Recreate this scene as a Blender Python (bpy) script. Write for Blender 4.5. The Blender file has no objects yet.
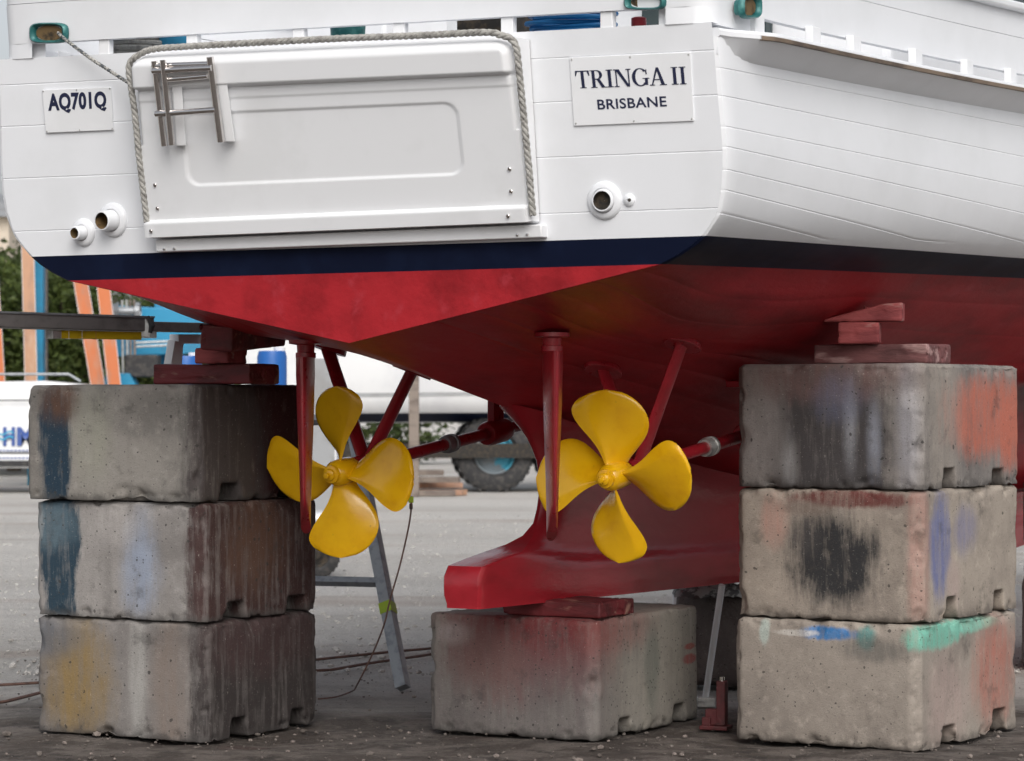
import bpy, bmesh, math, random
from mathutils import Vector, Matrix, noise
R = math.radians
PI = math.pi
random.seed(7)
scene = bpy.context.scene
COL = scene.collection

# ---------------------------------------------------------------- camera
F = 2750.0; CH = 1.55; HY = 400.0
cam = bpy.data.cameras.new('camera'); camo = bpy.data.objects.new('camera', cam); COL.objects.link(camo)
cam.sensor_width = 36.0; cam.lens = 36.0 * F / 1024.0
cam.shift_y = (HY - 380.5) / 1024.0
camo.location = (0, 0, CH); camo.rotation_euler = (R(90), 0, 0)
cam.clip_start = 0.1; cam.clip_end = 2000
cam.dof.use_dof = True; cam.dof.focus_distance = 12.3; cam.dof.aperture_fstop = 5.6
scene.camera = camo

# ---------------------------------------------------------------- world, sun, exposure
SUN_EL = R(40); SUN_AZ = R(170)      # azimuth clockwise from +Y: behind the camera, slightly right
world = bpy.data.worlds.new("World"); scene.world = world; world.use_nodes = True
nt = world.node_tree; nt.nodes.clear()
sky = nt.nodes.new('ShaderNodeTexSky'); sky.sky_type = 'NISHITA'; sky.sun_disc = False
sky.sun_elevation = SUN_EL; sky.sun_rotation = SUN_AZ
sky.air_density = 1.0; sky.dust_density = 4.0; sky.ozone_density = 1.0
hs = nt.nodes.new('ShaderNodeHueSaturation'); hs.inputs['Saturation'].default_value = 0.30
bg = nt.nodes.new('ShaderNodeBackground'); bg.inputs['Strength'].default_value = 0.15
wo = nt.nodes.new('ShaderNodeOutputWorld')
nt.links.new(sky.outputs[0], hs.inputs['Color']); nt.links.new(hs.outputs[0], bg.inputs[0]); nt.links.new(bg.outputs[0], wo.inputs[0])
sl = bpy.data.lights.new('sun', 'SUN'); sl.energy = 1.2; sl.angle = R(45); sl.color = (1.0, 0.965, 0.92)
so = bpy.data.objects.new('sun', sl); COL.objects.link(so)
sd = Vector((math.sin(SUN_AZ) * math.cos(SUN_EL), math.cos(SUN_AZ) * math.cos(SUN_EL), math.sin(SUN_EL)))
so.rotation_euler = sd.to_track_quat('Z', 'Y').to_euler(); so.location = (0, 0, 30)
scene.view_settings.view_transform = 'Standard'; scene.view_settings.look = 'None'
scene.view_settings.exposure = 0.04; scene.view_settings.gamma = 1.0; scene.view_settings.use_curve_mapping = False

# ---------------------------------------------------------------- helpers: objects
def thing(name, label, cat, loc=(0, 0, 0), rz=0.0, group=None):
    o = bpy.data.objects.new(name, None); COL.objects.link(o); o.empty_display_size = 0.2
    o.location = loc; o.rotation_euler = (0, 0, rz); tag(o, label, cat, group); return o
def tag(o, label=None, cat=None, group=None, kind=None):
    if label: o['label'] = label
    if cat: o['category'] = cat
    if group: o['group'] = group
    if kind: o['kind'] = kind
    return o

class MB:
    def __init__(s): s.v = []; s.f = []; s.m = []
    def add(s, vs, fs, m=0):
        b = len(s.v); s.v += [tuple(v) for v in vs]
        for f in fs: s.f.append(tuple(b + i for i in f)); s.m.append(m)
        return s
    def grid(s, rows, m=0, closed=False, flip=False):
        n = len(rows[0]); vs = [p for r in rows for p in r]; fs = []
        for i in range(len(rows) - 1):
            for j in range(n if closed else n - 1):
                k = (j + 1) % n
                q = (i * n + j, i * n + k, (i + 1) * n + k, (i + 1) * n + j)
                fs.append(q[::-1] if flip else q)
        return s.add(vs, fs, m)
    def box(s, c, d, rot=None, m=0):
        vs = []
        for x in (-.5, .5):
            for y in (-.5, .5):
                for z in (-.5, .5):
                    p = Vector((x * d[0], y * d[1], z * d[2]))
                    if rot: p = rot @ p
                    vs.append(p + Vector(c))
        return s.add(vs, [(0, 1, 3, 2), (4, 6, 7, 5), (0, 4, 5, 1), (2, 3, 7, 6), (0, 2, 6, 4), (1, 5, 7, 3)], m)
    def hexa(s, a, b, m=0):      # two matching quads a (4 pts) and b (4 pts)
        return s.add(list(a) + list(b), [(3, 2, 1, 0), (4, 5, 6, 7), (0, 1, 5, 4), (1, 2, 6, 5), (2, 3, 7, 6), (3, 0, 4, 7)], m)
    def tube(s, pts, r, n=12, m=0, caps=True, sx=1.0):
        pts = [Vector(p) for p in pts]; N = len(pts)
        rr = r if isinstance(r, (list, tuple)) else [r] * N
        rows = []; up = None
        for i, p in enumerate(pts):
            t = (pts[min(i + 1, N - 1)] - pts[max(i - 1, 0)]).normalized()
            if up is None:
                up = Vector((0, 0, 1)) if abs(t.z) < .9 else Vector((1, 0, 0))
            a = t.cross(up)
            if a.length < 1e-4: a = t.cross(Vector((0, 1, 0)))
            a.normalize(); b = a.cross(t).normalized(); up = b
            rows.append([p + (a * math.cos(2 * PI * k / n) * sx + b * math.sin(2 * PI * k / n)) * rr[i] for k in range(n)])
        base = len(s.v); s.grid(rows, m, closed=True)
        if caps:
            s.f.append(tuple(base + k for k in range(n))[::-1]); s.m.append(m)
            s.f.append(tuple(base + (N - 1) * n + k for k in range(n))); s.m.append(m)
        return s
    def lathe(s, prof, o, axis, n=32, m=0):   # prof: (distance along axis, radius)
        ax = Vector(axis).normalized(); a = ax.cross(Vector((0, 0, 1)) if abs(ax.z) < .9 else Vector((1, 0, 0))).normalized(); b = ax.cross(a)
        rows = [[Vector(o) + ax * h + (a * math.cos(2 * PI * k / n) + b * math.sin(2 * PI * k / n)) * max(r, 1e-4) for k in range(n)] for h, r in prof]
        return s.grid(rows, m, closed=True)
    def prism(s, poly, fn, h0, h1, m=0):       # poly 2D, fn(a,b,h)->3D
        n = len(poly)
        vs = [fn(a, b, h0) for a, b in poly] + [fn(a, b, h1) for a, b in poly]
        fs = [tuple(range(n))[::-1], tuple(range(n, 2 * n))] + [(i, (i + 1) % n, n + (i + 1) % n, n + i) for i in range(n)]
        return s.add(vs, fs, m)
    def build(s, name, mats, parent=None, smooth=False, bevel=0.0, seg=2, angle=35, weld=False, loc=None, wn=False, recalc=True):
        me = bpy.data.meshes.new(name); me.from_pydata(s.v, [], s.f)
        if not isinstance(mats, (list, tuple)): mats = [mats]
        for mt in mats: me.materials.append(mt)
        for p, i in zip(me.polygons, s.m): p.material_index = i
        if recalc or weld:
            bm = bmesh.new(); bm.from_mesh(me)
            if weld: bmesh.ops.remove_doubles(bm, verts=bm.verts, dist=1e-5)
            bmesh.ops.recalc_face_normals(bm, faces=bm.faces); bm.to_mesh(me); bm.free()
        me.update()
        o = bpy.data.objects.new(name, me); COL.objects.link(o)
        if parent: o.parent = parent
        if loc: o.location = loc
        if bevel > 0:
            b = o.modifiers.new('bevel', 'BEVEL'); b.width = bevel; b.segments = seg; b.limit_method = 'ANGLE'; b.angle_limit = R(30); b.harden_normals = False
        if smooth:
            me.shade_smooth()
            try: me.set_sharp_from_angle(angle=R(angle))
            except Exception: pass
        return o

# ---------------------------------------------------------------- helpers: materials
def nn(t, ty, **kw):
    n = t.nodes.new(ty)
    for k, v in kw.items(): setattr(n, k, v)
    return n
def mixc(t, a, b, fac, mode='MIX'):
    m = nn(t, 'ShaderNodeMix', data_type='RGBA', blend_type=mode)
    for sock, val in ((m.inputs['Factor'], fac), (m.inputs['A'], a), (m.inputs['B'], b)):
        pass
    fs, A, B = m.inputs[0], m.inputs[6], m.inputs[7]
    for sk, val in ((fs, fac), (A, a), (B, b)):
        if hasattr(val, 'is_linked') or hasattr(val, 'links'): t.links.new(val, sk)
        elif isinstance(val, (int, float)): sk.default_value = val
        else: sk.default_value = (*val, 1) if len(val) == 3 else val
    return m.outputs[2]
def math_(t, op, a, b=None, clamp=False):
    m = nn(t, 'ShaderNodeMath', operation=op); m.use_clamp = clamp
    for i, v in enumerate((a, b)):
        if v is None: continue
        if isinstance(v, (int, float)): m.inputs[i].default_value = v
        else: t.links.new(v, m.inputs[i])
    return m.outputs[0]
def ramp(t, fac, a, b, ca=(0, 0, 0), cb=(1, 1, 1), smooth=True):
    r = nn(t, 'ShaderNodeMapRange'); r.interpolation_type = 'SMOOTHSTEP' if smooth else 'LINEAR'
    t.links.new(fac, r.inputs[0]); r.inputs[1].default_value = a; r.inputs[2].default_value = b
    return r.outputs[0]
def noise_(t, co, scale, detail=4, rough=.55, dist=0.0):
    n = nn(t, 'ShaderNodeTexNoise'); n.inputs['Scale'].default_value = scale; n.inputs['Detail'].default_value = detail
    n.inputs['Roughness'].default_value = rough; n.inputs['Distortion'].default_value = dist
    t.links.new(co, n.inputs['Vector']); return n.outputs['Fac']
def mapped(t, co, loc=(0, 0, 0), sc=(1, 1, 1)):
    m = nn(t, 'ShaderNodeMapping'); m.inputs['Location'].default_value = loc; m.inputs['Scale'].default_value = sc
    t.links.new(co, m.inputs['Vector']); return m.outputs[0]
def newmat(name):
    m = bpy.data.materials.new(name); m.use_nodes = True; t = m.node_tree
    b = t.nodes['Principled BSDF']; co = nn(t, 'ShaderNodeTexCoord').outputs['Object']
    return m, t, b, co
def pbr(name, c, rough=.5, metal=0.0, c2=None, sc=6.0, lo=.45, hi=.65, stretch=(1, 1, 1), bump=0.0, bsc=40.0, coat=0.0, rvar=0.0, c3=None, sc3=25., lo3=.6, hi3=.7, dist=.01):
    m, t, b, co = newmat(name)
    b.inputs['Metallic'].default_value = metal; b.inputs['Roughness'].default_value = rough
    if coat: b.inputs['Coat Weight'].default_value = coat; b.inputs['Coat Roughness'].default_value = .12
    col = c
    cs = mapped(t, co, (0, 0, 0), stretch)
    if c2 is not None:
        col = mixc(t, c, c2, ramp(t, noise_(t, cs, sc, 5, .6), lo, hi))
    if c3 is not None:
        col = mixc(t, col, c3, ramp(t, noise_(t, mapped(t, cs, (3, 7, 1)), sc3, 4, .6), lo3, hi3))
    if isinstance(col, tuple): b.inputs['Base Color'].default_value = (*col, 1)
    else: t.links.new(col, b.inputs['Base Color'])
    if rvar:
        t.links.new(math_(t, 'ADD', math_(t, 'MULTIPLY', noise_(t, cs, sc * 1.7, 4), rvar), rough - rvar * .5), b.inputs['Roughness'])
    if bump:
        bp = nn(t, 'ShaderNodeBump'); bp.inputs['Strength'].default_value = bump; bp.inputs['Distance'].default_value = dist
        t.links.new(noise_(t, cs, bsc, 6, .6), bp.inputs['Height']); t.links.new(bp.outputs[0], b.inputs['Normal'])
    return m

M = {}
M['white'] = pbr('white_hull_paint', (.80, .815, .845), .34, c2=(.76, .775, .80), sc=2.5, lo=.4, hi=.7, bump=.12, bsc=9, rvar=.12, dist=.004)
M['white_old'] = pbr('white_gelcoat', (.80, .81, .83), .4, c2=(.76, .77, .785), sc=3, bump=.08, bsc=14, rvar=.1, dist=.003)
M['navy'] = pbr('navy_boot_paint', (.005, .008, .024), .42, c2=(.007, .012, .034), sc=3, coat=.0, bump=.15, bsc=6, rvar=.1, dist=.003)
M['red'] = pbr('red_antifouling', (.41, .02, .028), .45, c2=(.25, .012, .017), sc=2.6, lo=.42, hi=.66, bump=.5, bsc=22, rvar=.2, c3=(.43, .04, .055), sc3=7, lo3=.56, hi3=.76, stretch=(1, .35, 1), dist=.006)
M['red_keel'] = pbr('glossy_red_keel', (.36, .018, .028), .24, c2=(.24, .013, .018), sc=2.6, lo=.42, hi=.66, bump=.7, bsc=9, rvar=.15, stretch=(1, .35, 1), dist=.008)
M['red_gloss'] = pbr('red_gear_paint', (.34, .014, .024), .3, c2=(.26, .012, .018), sc=7, bump=.3, bsc=30, rvar=.2, c3=(.5, .11, .06), sc3=12, lo3=.66, hi3=.78, dist=.004)
M['yellow'] = pbr('yellow_prop_paint', (.90, .50, .006), .2, c2=(.78, .38, .005), sc=9, lo=.45, hi=.8, bump=.25, bsc=18, rvar=.22, c3=(.40, .20, .02), sc3=22, lo3=.68, hi3=.80, coat=.35, dist=.006)
M['steel'] = pbr('stainless', (.74, .71, .69), .16, 1.0)
M['galv'] = pbr('galvanised', (.36, .38, .40), .5, .6, c2=(.26, .28, .30), sc=18, bump=.2, bsc=60)
M['zinc'] = pbr('zinc_anode', (.62, .62, .60), .45, .7, c2=(.42, .42, .42), sc=20, bump=.4, bsc=40)
M['teal'] = pbr('teal_bronze', (.02, .13, .13), .4, .2, c2=(.05, .2, .19), sc=30)
M['rope'] = pbr('rope', (.42, .41, .385), .9, c2=(.26, .25, .235), sc=30, bump=.6, bsc=150)
M['rope_dark'] = pbr('flecked_rope', (.42, .41, .38), .9, c2=(.08, .09, .1), sc=60, lo=.45, hi=.55, bump=.4, bsc=150)
M['dark'] = pbr('dark_hollow', (.02, .018, .016), .8, c2=(.06, .045, .03), sc=20)
M['soot'] = pbr('sooty_bronze', (.20, .13, .06), .6, .3, c2=(.03, .025, .02), sc=18)
M['black'] = pbr('black_rubber', (.03, .03, .032), .75, c2=(.07, .065, .06), sc=12, bump=.3, bsc=60)
M['navy'].node_tree.nodes['Principled BSDF'].inputs['Specular IOR Level'].default_value = .10
M['red'].node_tree.nodes['Principled BSDF'].inputs['Specular IOR Level'].default_value = .24
M['ink'] = pbr('navy_lettering', (.012, .016, .05), .4)
M['glass'] = pbr('tinted_glass', (.03, .045, .05), .08, c2=(.05, .07, .07), sc=2)
M['timber_red'] = pbr('red_painted_timber', (.15, .018, .022), .65, c2=(.075, .012, .013), sc=7, stretch=(.3, 1, 1), bump=.7, bsc=35, c3=(.26, .13, .10), sc3=16, lo3=.58, hi3=.70)
M['timber_pink'] = pbr('dusty_red_timber', (.36, .075, .075), .75, c2=(.20, .035, .038), sc=9, stretch=(.3, 1, 1), bump=.7, bsc=35, c3=(.45, .30, .27), sc3=16, lo3=.56, hi3=.68)
M['timber_mauve'] = pbr('mauve_brown_timber', (.16, .06, .06), .8, c2=(.09, .035, .035), sc=9, stretch=(.3, 1, 1), bump=.7, bsc=35, c3=(.36, .22, .21), sc3=12, lo3=.52, hi3=.66)
M['timber'] = pbr('weathered_timber', (.24, .20, .17), .8, c2=(.14, .11, .095), sc=8, stretch=(.3, 1, 1), bump=.6, bsc=40)
M['blue_paint'] = pbr('blue_steel', (.02, .26, .46), .45, c2=(.03, .2, .34), sc=1.5, bump=.1, bsc=5)
M['strap'] = pbr('orange_sling', (.60, .19, .08), .85, c2=(.42, .22, .15), sc=3, stretch=(1, 1, .3), c3=(.45, .3, .22), sc3=2, lo3=.5, hi3=.7)
M['strap_tan'] = pbr('tan_sling', (.52, .30, .19), .85, c2=(.36, .22, .16), sc=3, stretch=(1, 1, .3), c3=(.6, .45, .33), sc3=2, lo3=.55, hi3=.7)
M['yellow_tool'] = pbr('yellow_tool', (.62, .42, .01), .45, c2=(.5, .33, .01), sc=20)
M['van'] = pbr('van_white', (.78, .79, .80), .25, c2=(.7, .71, .73), sc=1.0, coat=.4)
M['bark'] = pbr('bark', (.10, .075, .055), .9, c2=(.16, .13, .10), sc=5, bump=.8, bsc=12)
M['brownplank'] = pbr('dark_plank', (.20, .185, .18), .6, .2, c2=(.10, .09, .088), sc=5, stretch=(.3, 1, 1), bump=.3, bsc=30)
M['hose_blue'] = pbr('blue_hose', (.01, .2, .5), .4)
M['rag'] = pbr('grey_rag', (.33, .33, .32), .95, c2=(.12, .12, .12), sc=22, lo=.48, hi=.56)
M['cable'] = pbr('brown_cable', (.16, .09, .07), .7, c2=(.1, .06, .05), sc=20)
M['green'] = pbr('lime_tag', (.42, .6, .02), .5)
M['tank_red'] = pbr('red_jack_paint', (.085, .011, .013), .5, c2=(.05, .01, .01), sc=15, bump=.3, bsc=50)
M['cream'] = pbr('cream_render', (.62, .54, .44), .8, c2=(.55, .48, .4), sc=2)
M['tin'] = pbr('grey_roof', (.35, .36, .37), .6, .3, c2=(.3, .3, .3), sc=3)

def leafmat(name, a, b, c):
    m, t, bs, co = newmat(name)
    n = noise_(t, co, 1.3, 3); n2 = noise_(t, mapped(t, co, (5, 2, 9)), 9, 3)
    col = mixc(t, a, b, ramp(t, n, .35, .65)); col = mixc(t, col, c, ramp(t, n2, .55, .75))
    t.links.new(col, bs.inputs['Base Color']); bs.inputs['Roughness'].default_value = .55
    tr = nn(t, 'ShaderNodeBsdfTranslucent'); t.links.new(col, tr.inputs[0]); mx = nn(t, 'ShaderNodeMixShader'); mx.inputs[0].default_value = .25
    t.links.new(bs.outputs[0], mx.inputs[1]); t.links.new(tr.outputs[0], mx.inputs[2]); t.links.new(mx.outputs[0], t.nodes['Material Output'].inputs[0])
    return m
M['leaf_a'] = leafmat('leaves_olive', (.06, .09, .02), (.11, .15, .035), (.22, .26, .06))
M['leaf_b'] = leafmat('leaves_dark', (.04, .065, .018), (.075, .10, .028), (.15, .19, .05))

# ---------------------------------------------------------------- photo measurements -> real positions
TH = R(30); U = Vector((math.cos(TH), -math.sin(TH), 0)); V = Vector((math.sin(TH), math.cos(TH), 0))
P0 = U * -6.28 + V * 9.49           # transom centreline at ground level
RAKE = .10
def ray(px, py): return Vector(((px - 512) / F, 1.0, (HY - py) / F))
def loc_(p): r = p - P0; return Vector((r.dot(U), r.dot(V), p.z))
def plane_hit(px, py, a, k, c):     # local a.x*x + a.y*y + k*z = c
    d = ray(px, py); o = Vector((0, 0, CH)); lo = loc_(o); ld = Vector((d.dot(U), d.dot(V), d.z))
    t = (c - (a[0] * lo.x + a[1] * lo.y + k * lo.z)) / (a[0] * ld.x + a[1] * ld.y + k * ld.z)
    return lo + ld * t
def tp(px, py, off=0.0): return plane_hit(px, py, (0, 1), RAKE, RAKE * 2.18 - off)
def fx(px, py, x): return plane_hit(px, py, (1, 0), 0, x)
def fy(px, py, y): return plane_hit(px, py, (0, 1), 0, y)
def gp(px, py): Y = F * CH / (py - HY); return Vector(((px - 512) / F * Y, Y, 0))
def dp(px, py, Y): return Vector(((px - 512) / F * Y, Y, CH + (HY - py) / F * Y))
def lin(x, pts):
    if x <= pts[0][0]: return pts[0][1]
    for (a, b), (c, d) in zip(pts, pts[1:]):
        if x <= c: return b + (d - b) * (x - a) / (c - a)
    return pts[-1][1]
def sm(x, a=0., b=1.): x = min(1, max(0, (x - a) / (b - a))); return x * x * (3 - 2 * x)
def spl(x, pts):                    # smooth interpolation (Catmull-Rom)
    if x <= pts[0][0]: return pts[0][1]
    if x >= pts[-1][0]: return pts[-1][1]
    for i in range(len(pts) - 1):
        if x <= pts[i + 1][0]:
            x0, y0 = pts[i]; x1, y1 = pts[i + 1]; h = x1 - x0; u = (x - x0) / h
            m0 = (y1 - pts[i - 1][1]) / (x1 - pts[i - 1][0]) if i > 0 else (y1 - y0) / h
            m1 = (pts[i + 2][1] - y0) / (pts[i + 2][0] - x0) if i < len(pts) - 2 else (y1 - y0) / h
            return (2 * u**3 - 3 * u * u + 1) * y0 + (u**3 - 2 * u * u + u) * h * m0 + (-2 * u**3 + 3 * u * u) * y1 + (u**3 - u * u) * h * m1

# ================================================================ SETTING
def ground():
    m, t, b, co = newmat('yard_ground')
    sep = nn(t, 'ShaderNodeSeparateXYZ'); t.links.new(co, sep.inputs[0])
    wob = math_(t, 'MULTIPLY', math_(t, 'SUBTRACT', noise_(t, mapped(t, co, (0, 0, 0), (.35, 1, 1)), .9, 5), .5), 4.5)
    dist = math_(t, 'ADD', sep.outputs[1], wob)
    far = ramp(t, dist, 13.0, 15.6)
    band = noise_(t, mapped(t, co, (0, 0, 0), (.12, .40, 1)), 1.0, 6, .6)
    lightc = mixc(t, (.78, .75, .71), (.67, .64, .60), ramp(t, band, .38, .66))
    lightc = mixc(t, lightc, (.50, .41, .35), math_(t, 'MULTIPLY', ramp(t, noise_(t, mapped(t, co, (9, 3, 0), (.1, .5, 1)), 1.0, 4), .52, .68), .6))
    fine = noise_(t, co, 45, 5, .7)
    lightc = mixc(t, lightc, (.28, .265, .25), math_(t, 'MULTIPLY', ramp(t, fine, .52, .68), .6))
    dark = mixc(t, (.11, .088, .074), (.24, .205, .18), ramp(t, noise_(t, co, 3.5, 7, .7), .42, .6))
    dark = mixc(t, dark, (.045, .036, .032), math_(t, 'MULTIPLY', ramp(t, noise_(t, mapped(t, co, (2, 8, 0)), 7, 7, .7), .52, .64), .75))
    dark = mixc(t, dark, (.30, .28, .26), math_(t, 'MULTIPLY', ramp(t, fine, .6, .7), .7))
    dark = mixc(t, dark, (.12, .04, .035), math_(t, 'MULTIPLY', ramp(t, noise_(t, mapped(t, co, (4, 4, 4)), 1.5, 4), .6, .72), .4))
    trk = noise_(t, mapped(t, co, (1, 0, 0), (.10, 2.2, 1)), 1.0, 5, .65)
    lightc = mixc(t, lightc, (.40, .375, .35), math_(t, 'MULTIPLY', ramp(t, trk, .56, .66), .22))
    lightc = mixc(t, lightc, (.32, .29, .27), math_(t, 'MULTIPLY', ramp(t, noise_(t, mapped(t, co, (5, 5, 5)), 12, 6, .75), .55, .68), .55))
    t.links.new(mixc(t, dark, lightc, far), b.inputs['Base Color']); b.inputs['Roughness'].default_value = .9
    bp = nn(t, 'ShaderNodeBump'); bp.inputs['Strength'].default_value = 1.0; bp.inputs['Distance'].default_value = .06
    h = math_(t, 'ADD', math_(t, 'ADD', noise_(t, co, 34, 8, .75), noise_(t, co, 11, 4, .6)), math_(t, 'MULTIPLY', noise_(t, co, 4, 3), .8))
    t.links.new(h, bp.inputs['Height']); t.links.new(bp.outputs[0], b.inputs['Normal'])
    mb = MB()
    # fine sheet around the boat with gentle relief, ringed by a sheet that reaches the horizon
    xs = [-500, -150, -50, -15] + [-6 + .1 * i for i in range(121)] + [15, 50, 150, 500]
    ys = [-60, -20, 0, 5] + [9 + .1 * i for i in range(101)] + [24, 32, 50, 100, 250, 900]
    rows = []
    for y in ys:
        row = []
        for x in xs:
            e = sm(x, -6, -4.5) * (1 - sm(x, 4.5, 6)) * sm(y, 9, 10) * (1 - sm(y, 17.5, 19))
            z = e * (.022 * noise.noise((x * 1.3, y * 1.3, 1)) + .014 * noise.noise((x * 4, y * 4, 5)) - .012)
            row.append((x, y, z))
        rows.append(row)
    mb.grid(rows)
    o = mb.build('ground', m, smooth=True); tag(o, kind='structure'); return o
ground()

def stones():
    mb = MB(); rnd = random.Random(3)
    ico = bmesh.new(); bmesh.ops.create_icosphere(ico, subdivisions=1, radius=1); ico.verts.ensure_lookup_table()
    vs = [v.co.copy() for v in ico.verts]; fs = [tuple(v.index for v in f.verts) for f in ico.faces]; ico.free()
    for i in range(5000):
        y = 11.0 + 6.2 * rnd.random() ** 1.3; x = (rnd.random() * 2 - 1) * (y * .21 + .5)
        r = .0025 + .013 * rnd.random() ** 5
        if rnd.random() < .004: r = rnd.uniform(.018, .03)
        q = Matrix.Rotation(rnd.random() * 6.28, 3, 'Z'); sq = (rnd.uniform(.7, 1.3), rnd.uniform(.6, 1.2), rnd.uniform(.45, .8))
        if y > 13: r *= .6
        mb.add([q @ Vector((v.x * sq[0] * r * rnd.uniform(.8, 1.2), v.y * sq[1] * r, v.z * sq[2] * r)) + Vector((x, y, r * .2 + .0)) for v in vs], fs, rnd.choice((0, 0, 1)))
    for i in range(5000):
        y = 15.5 + 22 * rnd.random() ** 1.6; x = (rnd.random() * 2 - 1) * (y * .20 + .5); r = .006 + .02 * rnd.random() ** 4
        q = Matrix.Rotation(rnd.random() * 6.28, 3, 'Z'); mb.add([q @ Vector((v.x * 1.2 * r, v.y * .9 * r, v.z * .6 * r)) + Vector((x, y, r * .2)) for v in vs], fs, 2)
    m1 = pbr('gravel_stones_grey', (.15, .13, .115), .9, c2=(.09, .075, .066), sc=8, lo=.4, hi=.6)
    m2 = pbr('gravel_stones_pale', (.22, .185, .165), .9, c2=(.12, .10, .09), sc=8)
    m3 = pbr('gravel_stones_light', (.52, .50, .47), .9, c2=(.3, .28, .26), sc=5)
    tag(mb.build('gravel', [m1, m2, m3], recalc=False), 'loose grey gravel and crumbs of concrete on the dirt', 'gravel', kind='stuff')
stones()

# ================================================================ THE BOAT
BOAT = thing('motor_cruiser', 'large white motor boat with navy stripe and red bottom, propped up on concrete blocks', 'boat', P0, -TH)
def T(x, y, z):                      # slight cant of the upper works seen in the photo
    return (x - .024 * sm(z, 2.1, 2.4) * (1 - sm(y, 2, 6)), y, z - .021 * x * min(1, max(0, (z - 2.1) / .9)))
ZK = [(-.2, 1.83), (0, 1.786), (.4, 1.70), (.8, 1.61), (1.2, 1.53), (1.6, 1.455), (2, 1.38), (3, 1.2), (4.5, 1.05), (6, .97), (8, .95), (9.5, 1.05), (10.6, 1.4), (11.4, 2.1), (12.3, 3.2)]
WF = [(0, 1.0), (1.5, 1.03), (3, 1.055), (5, 1.08), (7.5, 1.0), (9.5, .74), (11, .38), (12.3, .012)]
BP = [(2.075, 1.475), (2.105, 1.545), (2.14, 1.61), (2.18, 1.665), (2.25, 1.73), (2.34, 1.77), (2.5, 1.79), (2.75, 1.78), (3.0, 1.77), (3.4, 1.74)]
def zr(y): return 2.075 + .024 * y
def zw(y): return 2.182 + .019 * y
def zdk(y): return 2.965 + .012 * y + .003 * y * y
def XP(y, z):
    s = (z - zr(y)); f = spl(2.075 + s * (2.965 - 2.075) / (zdk(y) - zr(y)) if s < .9 else 2.965 + s - .89, BP) * spl(y, WF)
    return f
SEAM0 = [2.27, 2.36, 2.44, 2.53, 2.61, 2.73, 2.84]; SEAM3 = [2.12, 2.205, 2.32, 2.45, 2.58, 2.73, 2.88]
def rowsz(y):
    out = [(0, zr(y))]
    for k in (1, 2, 3): out.append((1, zr(y) + (zw(y) - zr(y)) * k / 3))
    k = y / 3.1
    z0 = zw(y); top = zdk(y)
    for a, b in zip(SEAM0, SEAM3):
        s = a + (b - a) * min(k, 1.6) + (0 if k < 1.6 else (k - 1.6) * .1)
        raw = s; s = max(s, z0 + .016)
        s = min(s, top - .03)
        g = 3 if raw > zw(y) + .02 else 2
        out += [(2, s - .012), (2, s - .0035), (g, s), (2, s + .0035), (2, s + .012)]
        z0 = s + .013
    out.append((2, top))
    return out
def hull():
    ys = [0, .006, .02] + [.1 * i for i in range(1, 36)] + [3.5 + .35 * i for i in range(1, 25)] + [12.1, 12.3]
    TT = sorted([i / 18 for i in range(18)] + [g + e for g in (.29, .415, .54, .665, .79, .915) for e in (-.004, 0, .004)])
    secs = []; mats = None
    for y in ys:
        inset = .022 if y == 0 else (.007 if y == .006 else 0)
        zk = spl(y, ZK); xb = 1.475 * spl(y, WF) - inset; zb = zr(y); zk = min(zk, zb + max(0, y - 11.4) * 2)
        b = .115 * sm(y, 0, .8) * (1 - .5 * sm(y, 1.2, 2.2)) * (1 - sm(y, 6, 11)); pts = []
        fade = 1 - sm(y, .5, 5)
        for t in TT:
            z = zk + (zb - zk) * t - b * (t ** 4) * (1 - t) / .082 + (.0018 if any(abs(t - g) < 1e-6 for g in (.29, .415, .54, .665, .79, .915)) else 0)
            pts.append((t * xb, z, 9))
        for kind, z in rowsz(y):
            if y > 11.4: z = max(z, zk + (z - 2.0) * .05)
            x = XP(y, z) - inset - (.0024 if kind == 3 else 0)
            pts.append((max(x, .004), z, kind))
        secs.append([(x, y - RAKE * (z - 2.18) * fade * 1.0, z, k) for x, z, k in pts])
    mb = MB(); n = len(secs[0])
    for side in (1, -1):
        for i in range(len(ys) - 1):
            for j in range(n - 1):
                q = [secs[i][j], secs[i][j + 1], secs[i + 1][j + 1], secs[i + 1][j]]
                mat = 0 if j < len(TT) else (1 if j < len(TT) + 3 else 2)
                mb.add([T(side * p[0], p[1], p[2]) for p in (q if side > 0 else q[::-1])], [(0, 1, 2, 3)], mat)
    mb.build('hull', [M['red'], M['navy'], M['white']], BOAT, smooth=True, angle=28, weld=True)
    # deck
    mb = MB(); mb.grid([[T(-XP(y, zdk(y)) + .03, y, zdk(y) - .02), T(0, y, zdk(y) + .02), T(XP(y, zdk(y)) - .03, y, zdk(y) - .02)] for y in ys if y < 12.2])
    mb.build('deck', M['white_old'], BOAT)
hull()

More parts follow.
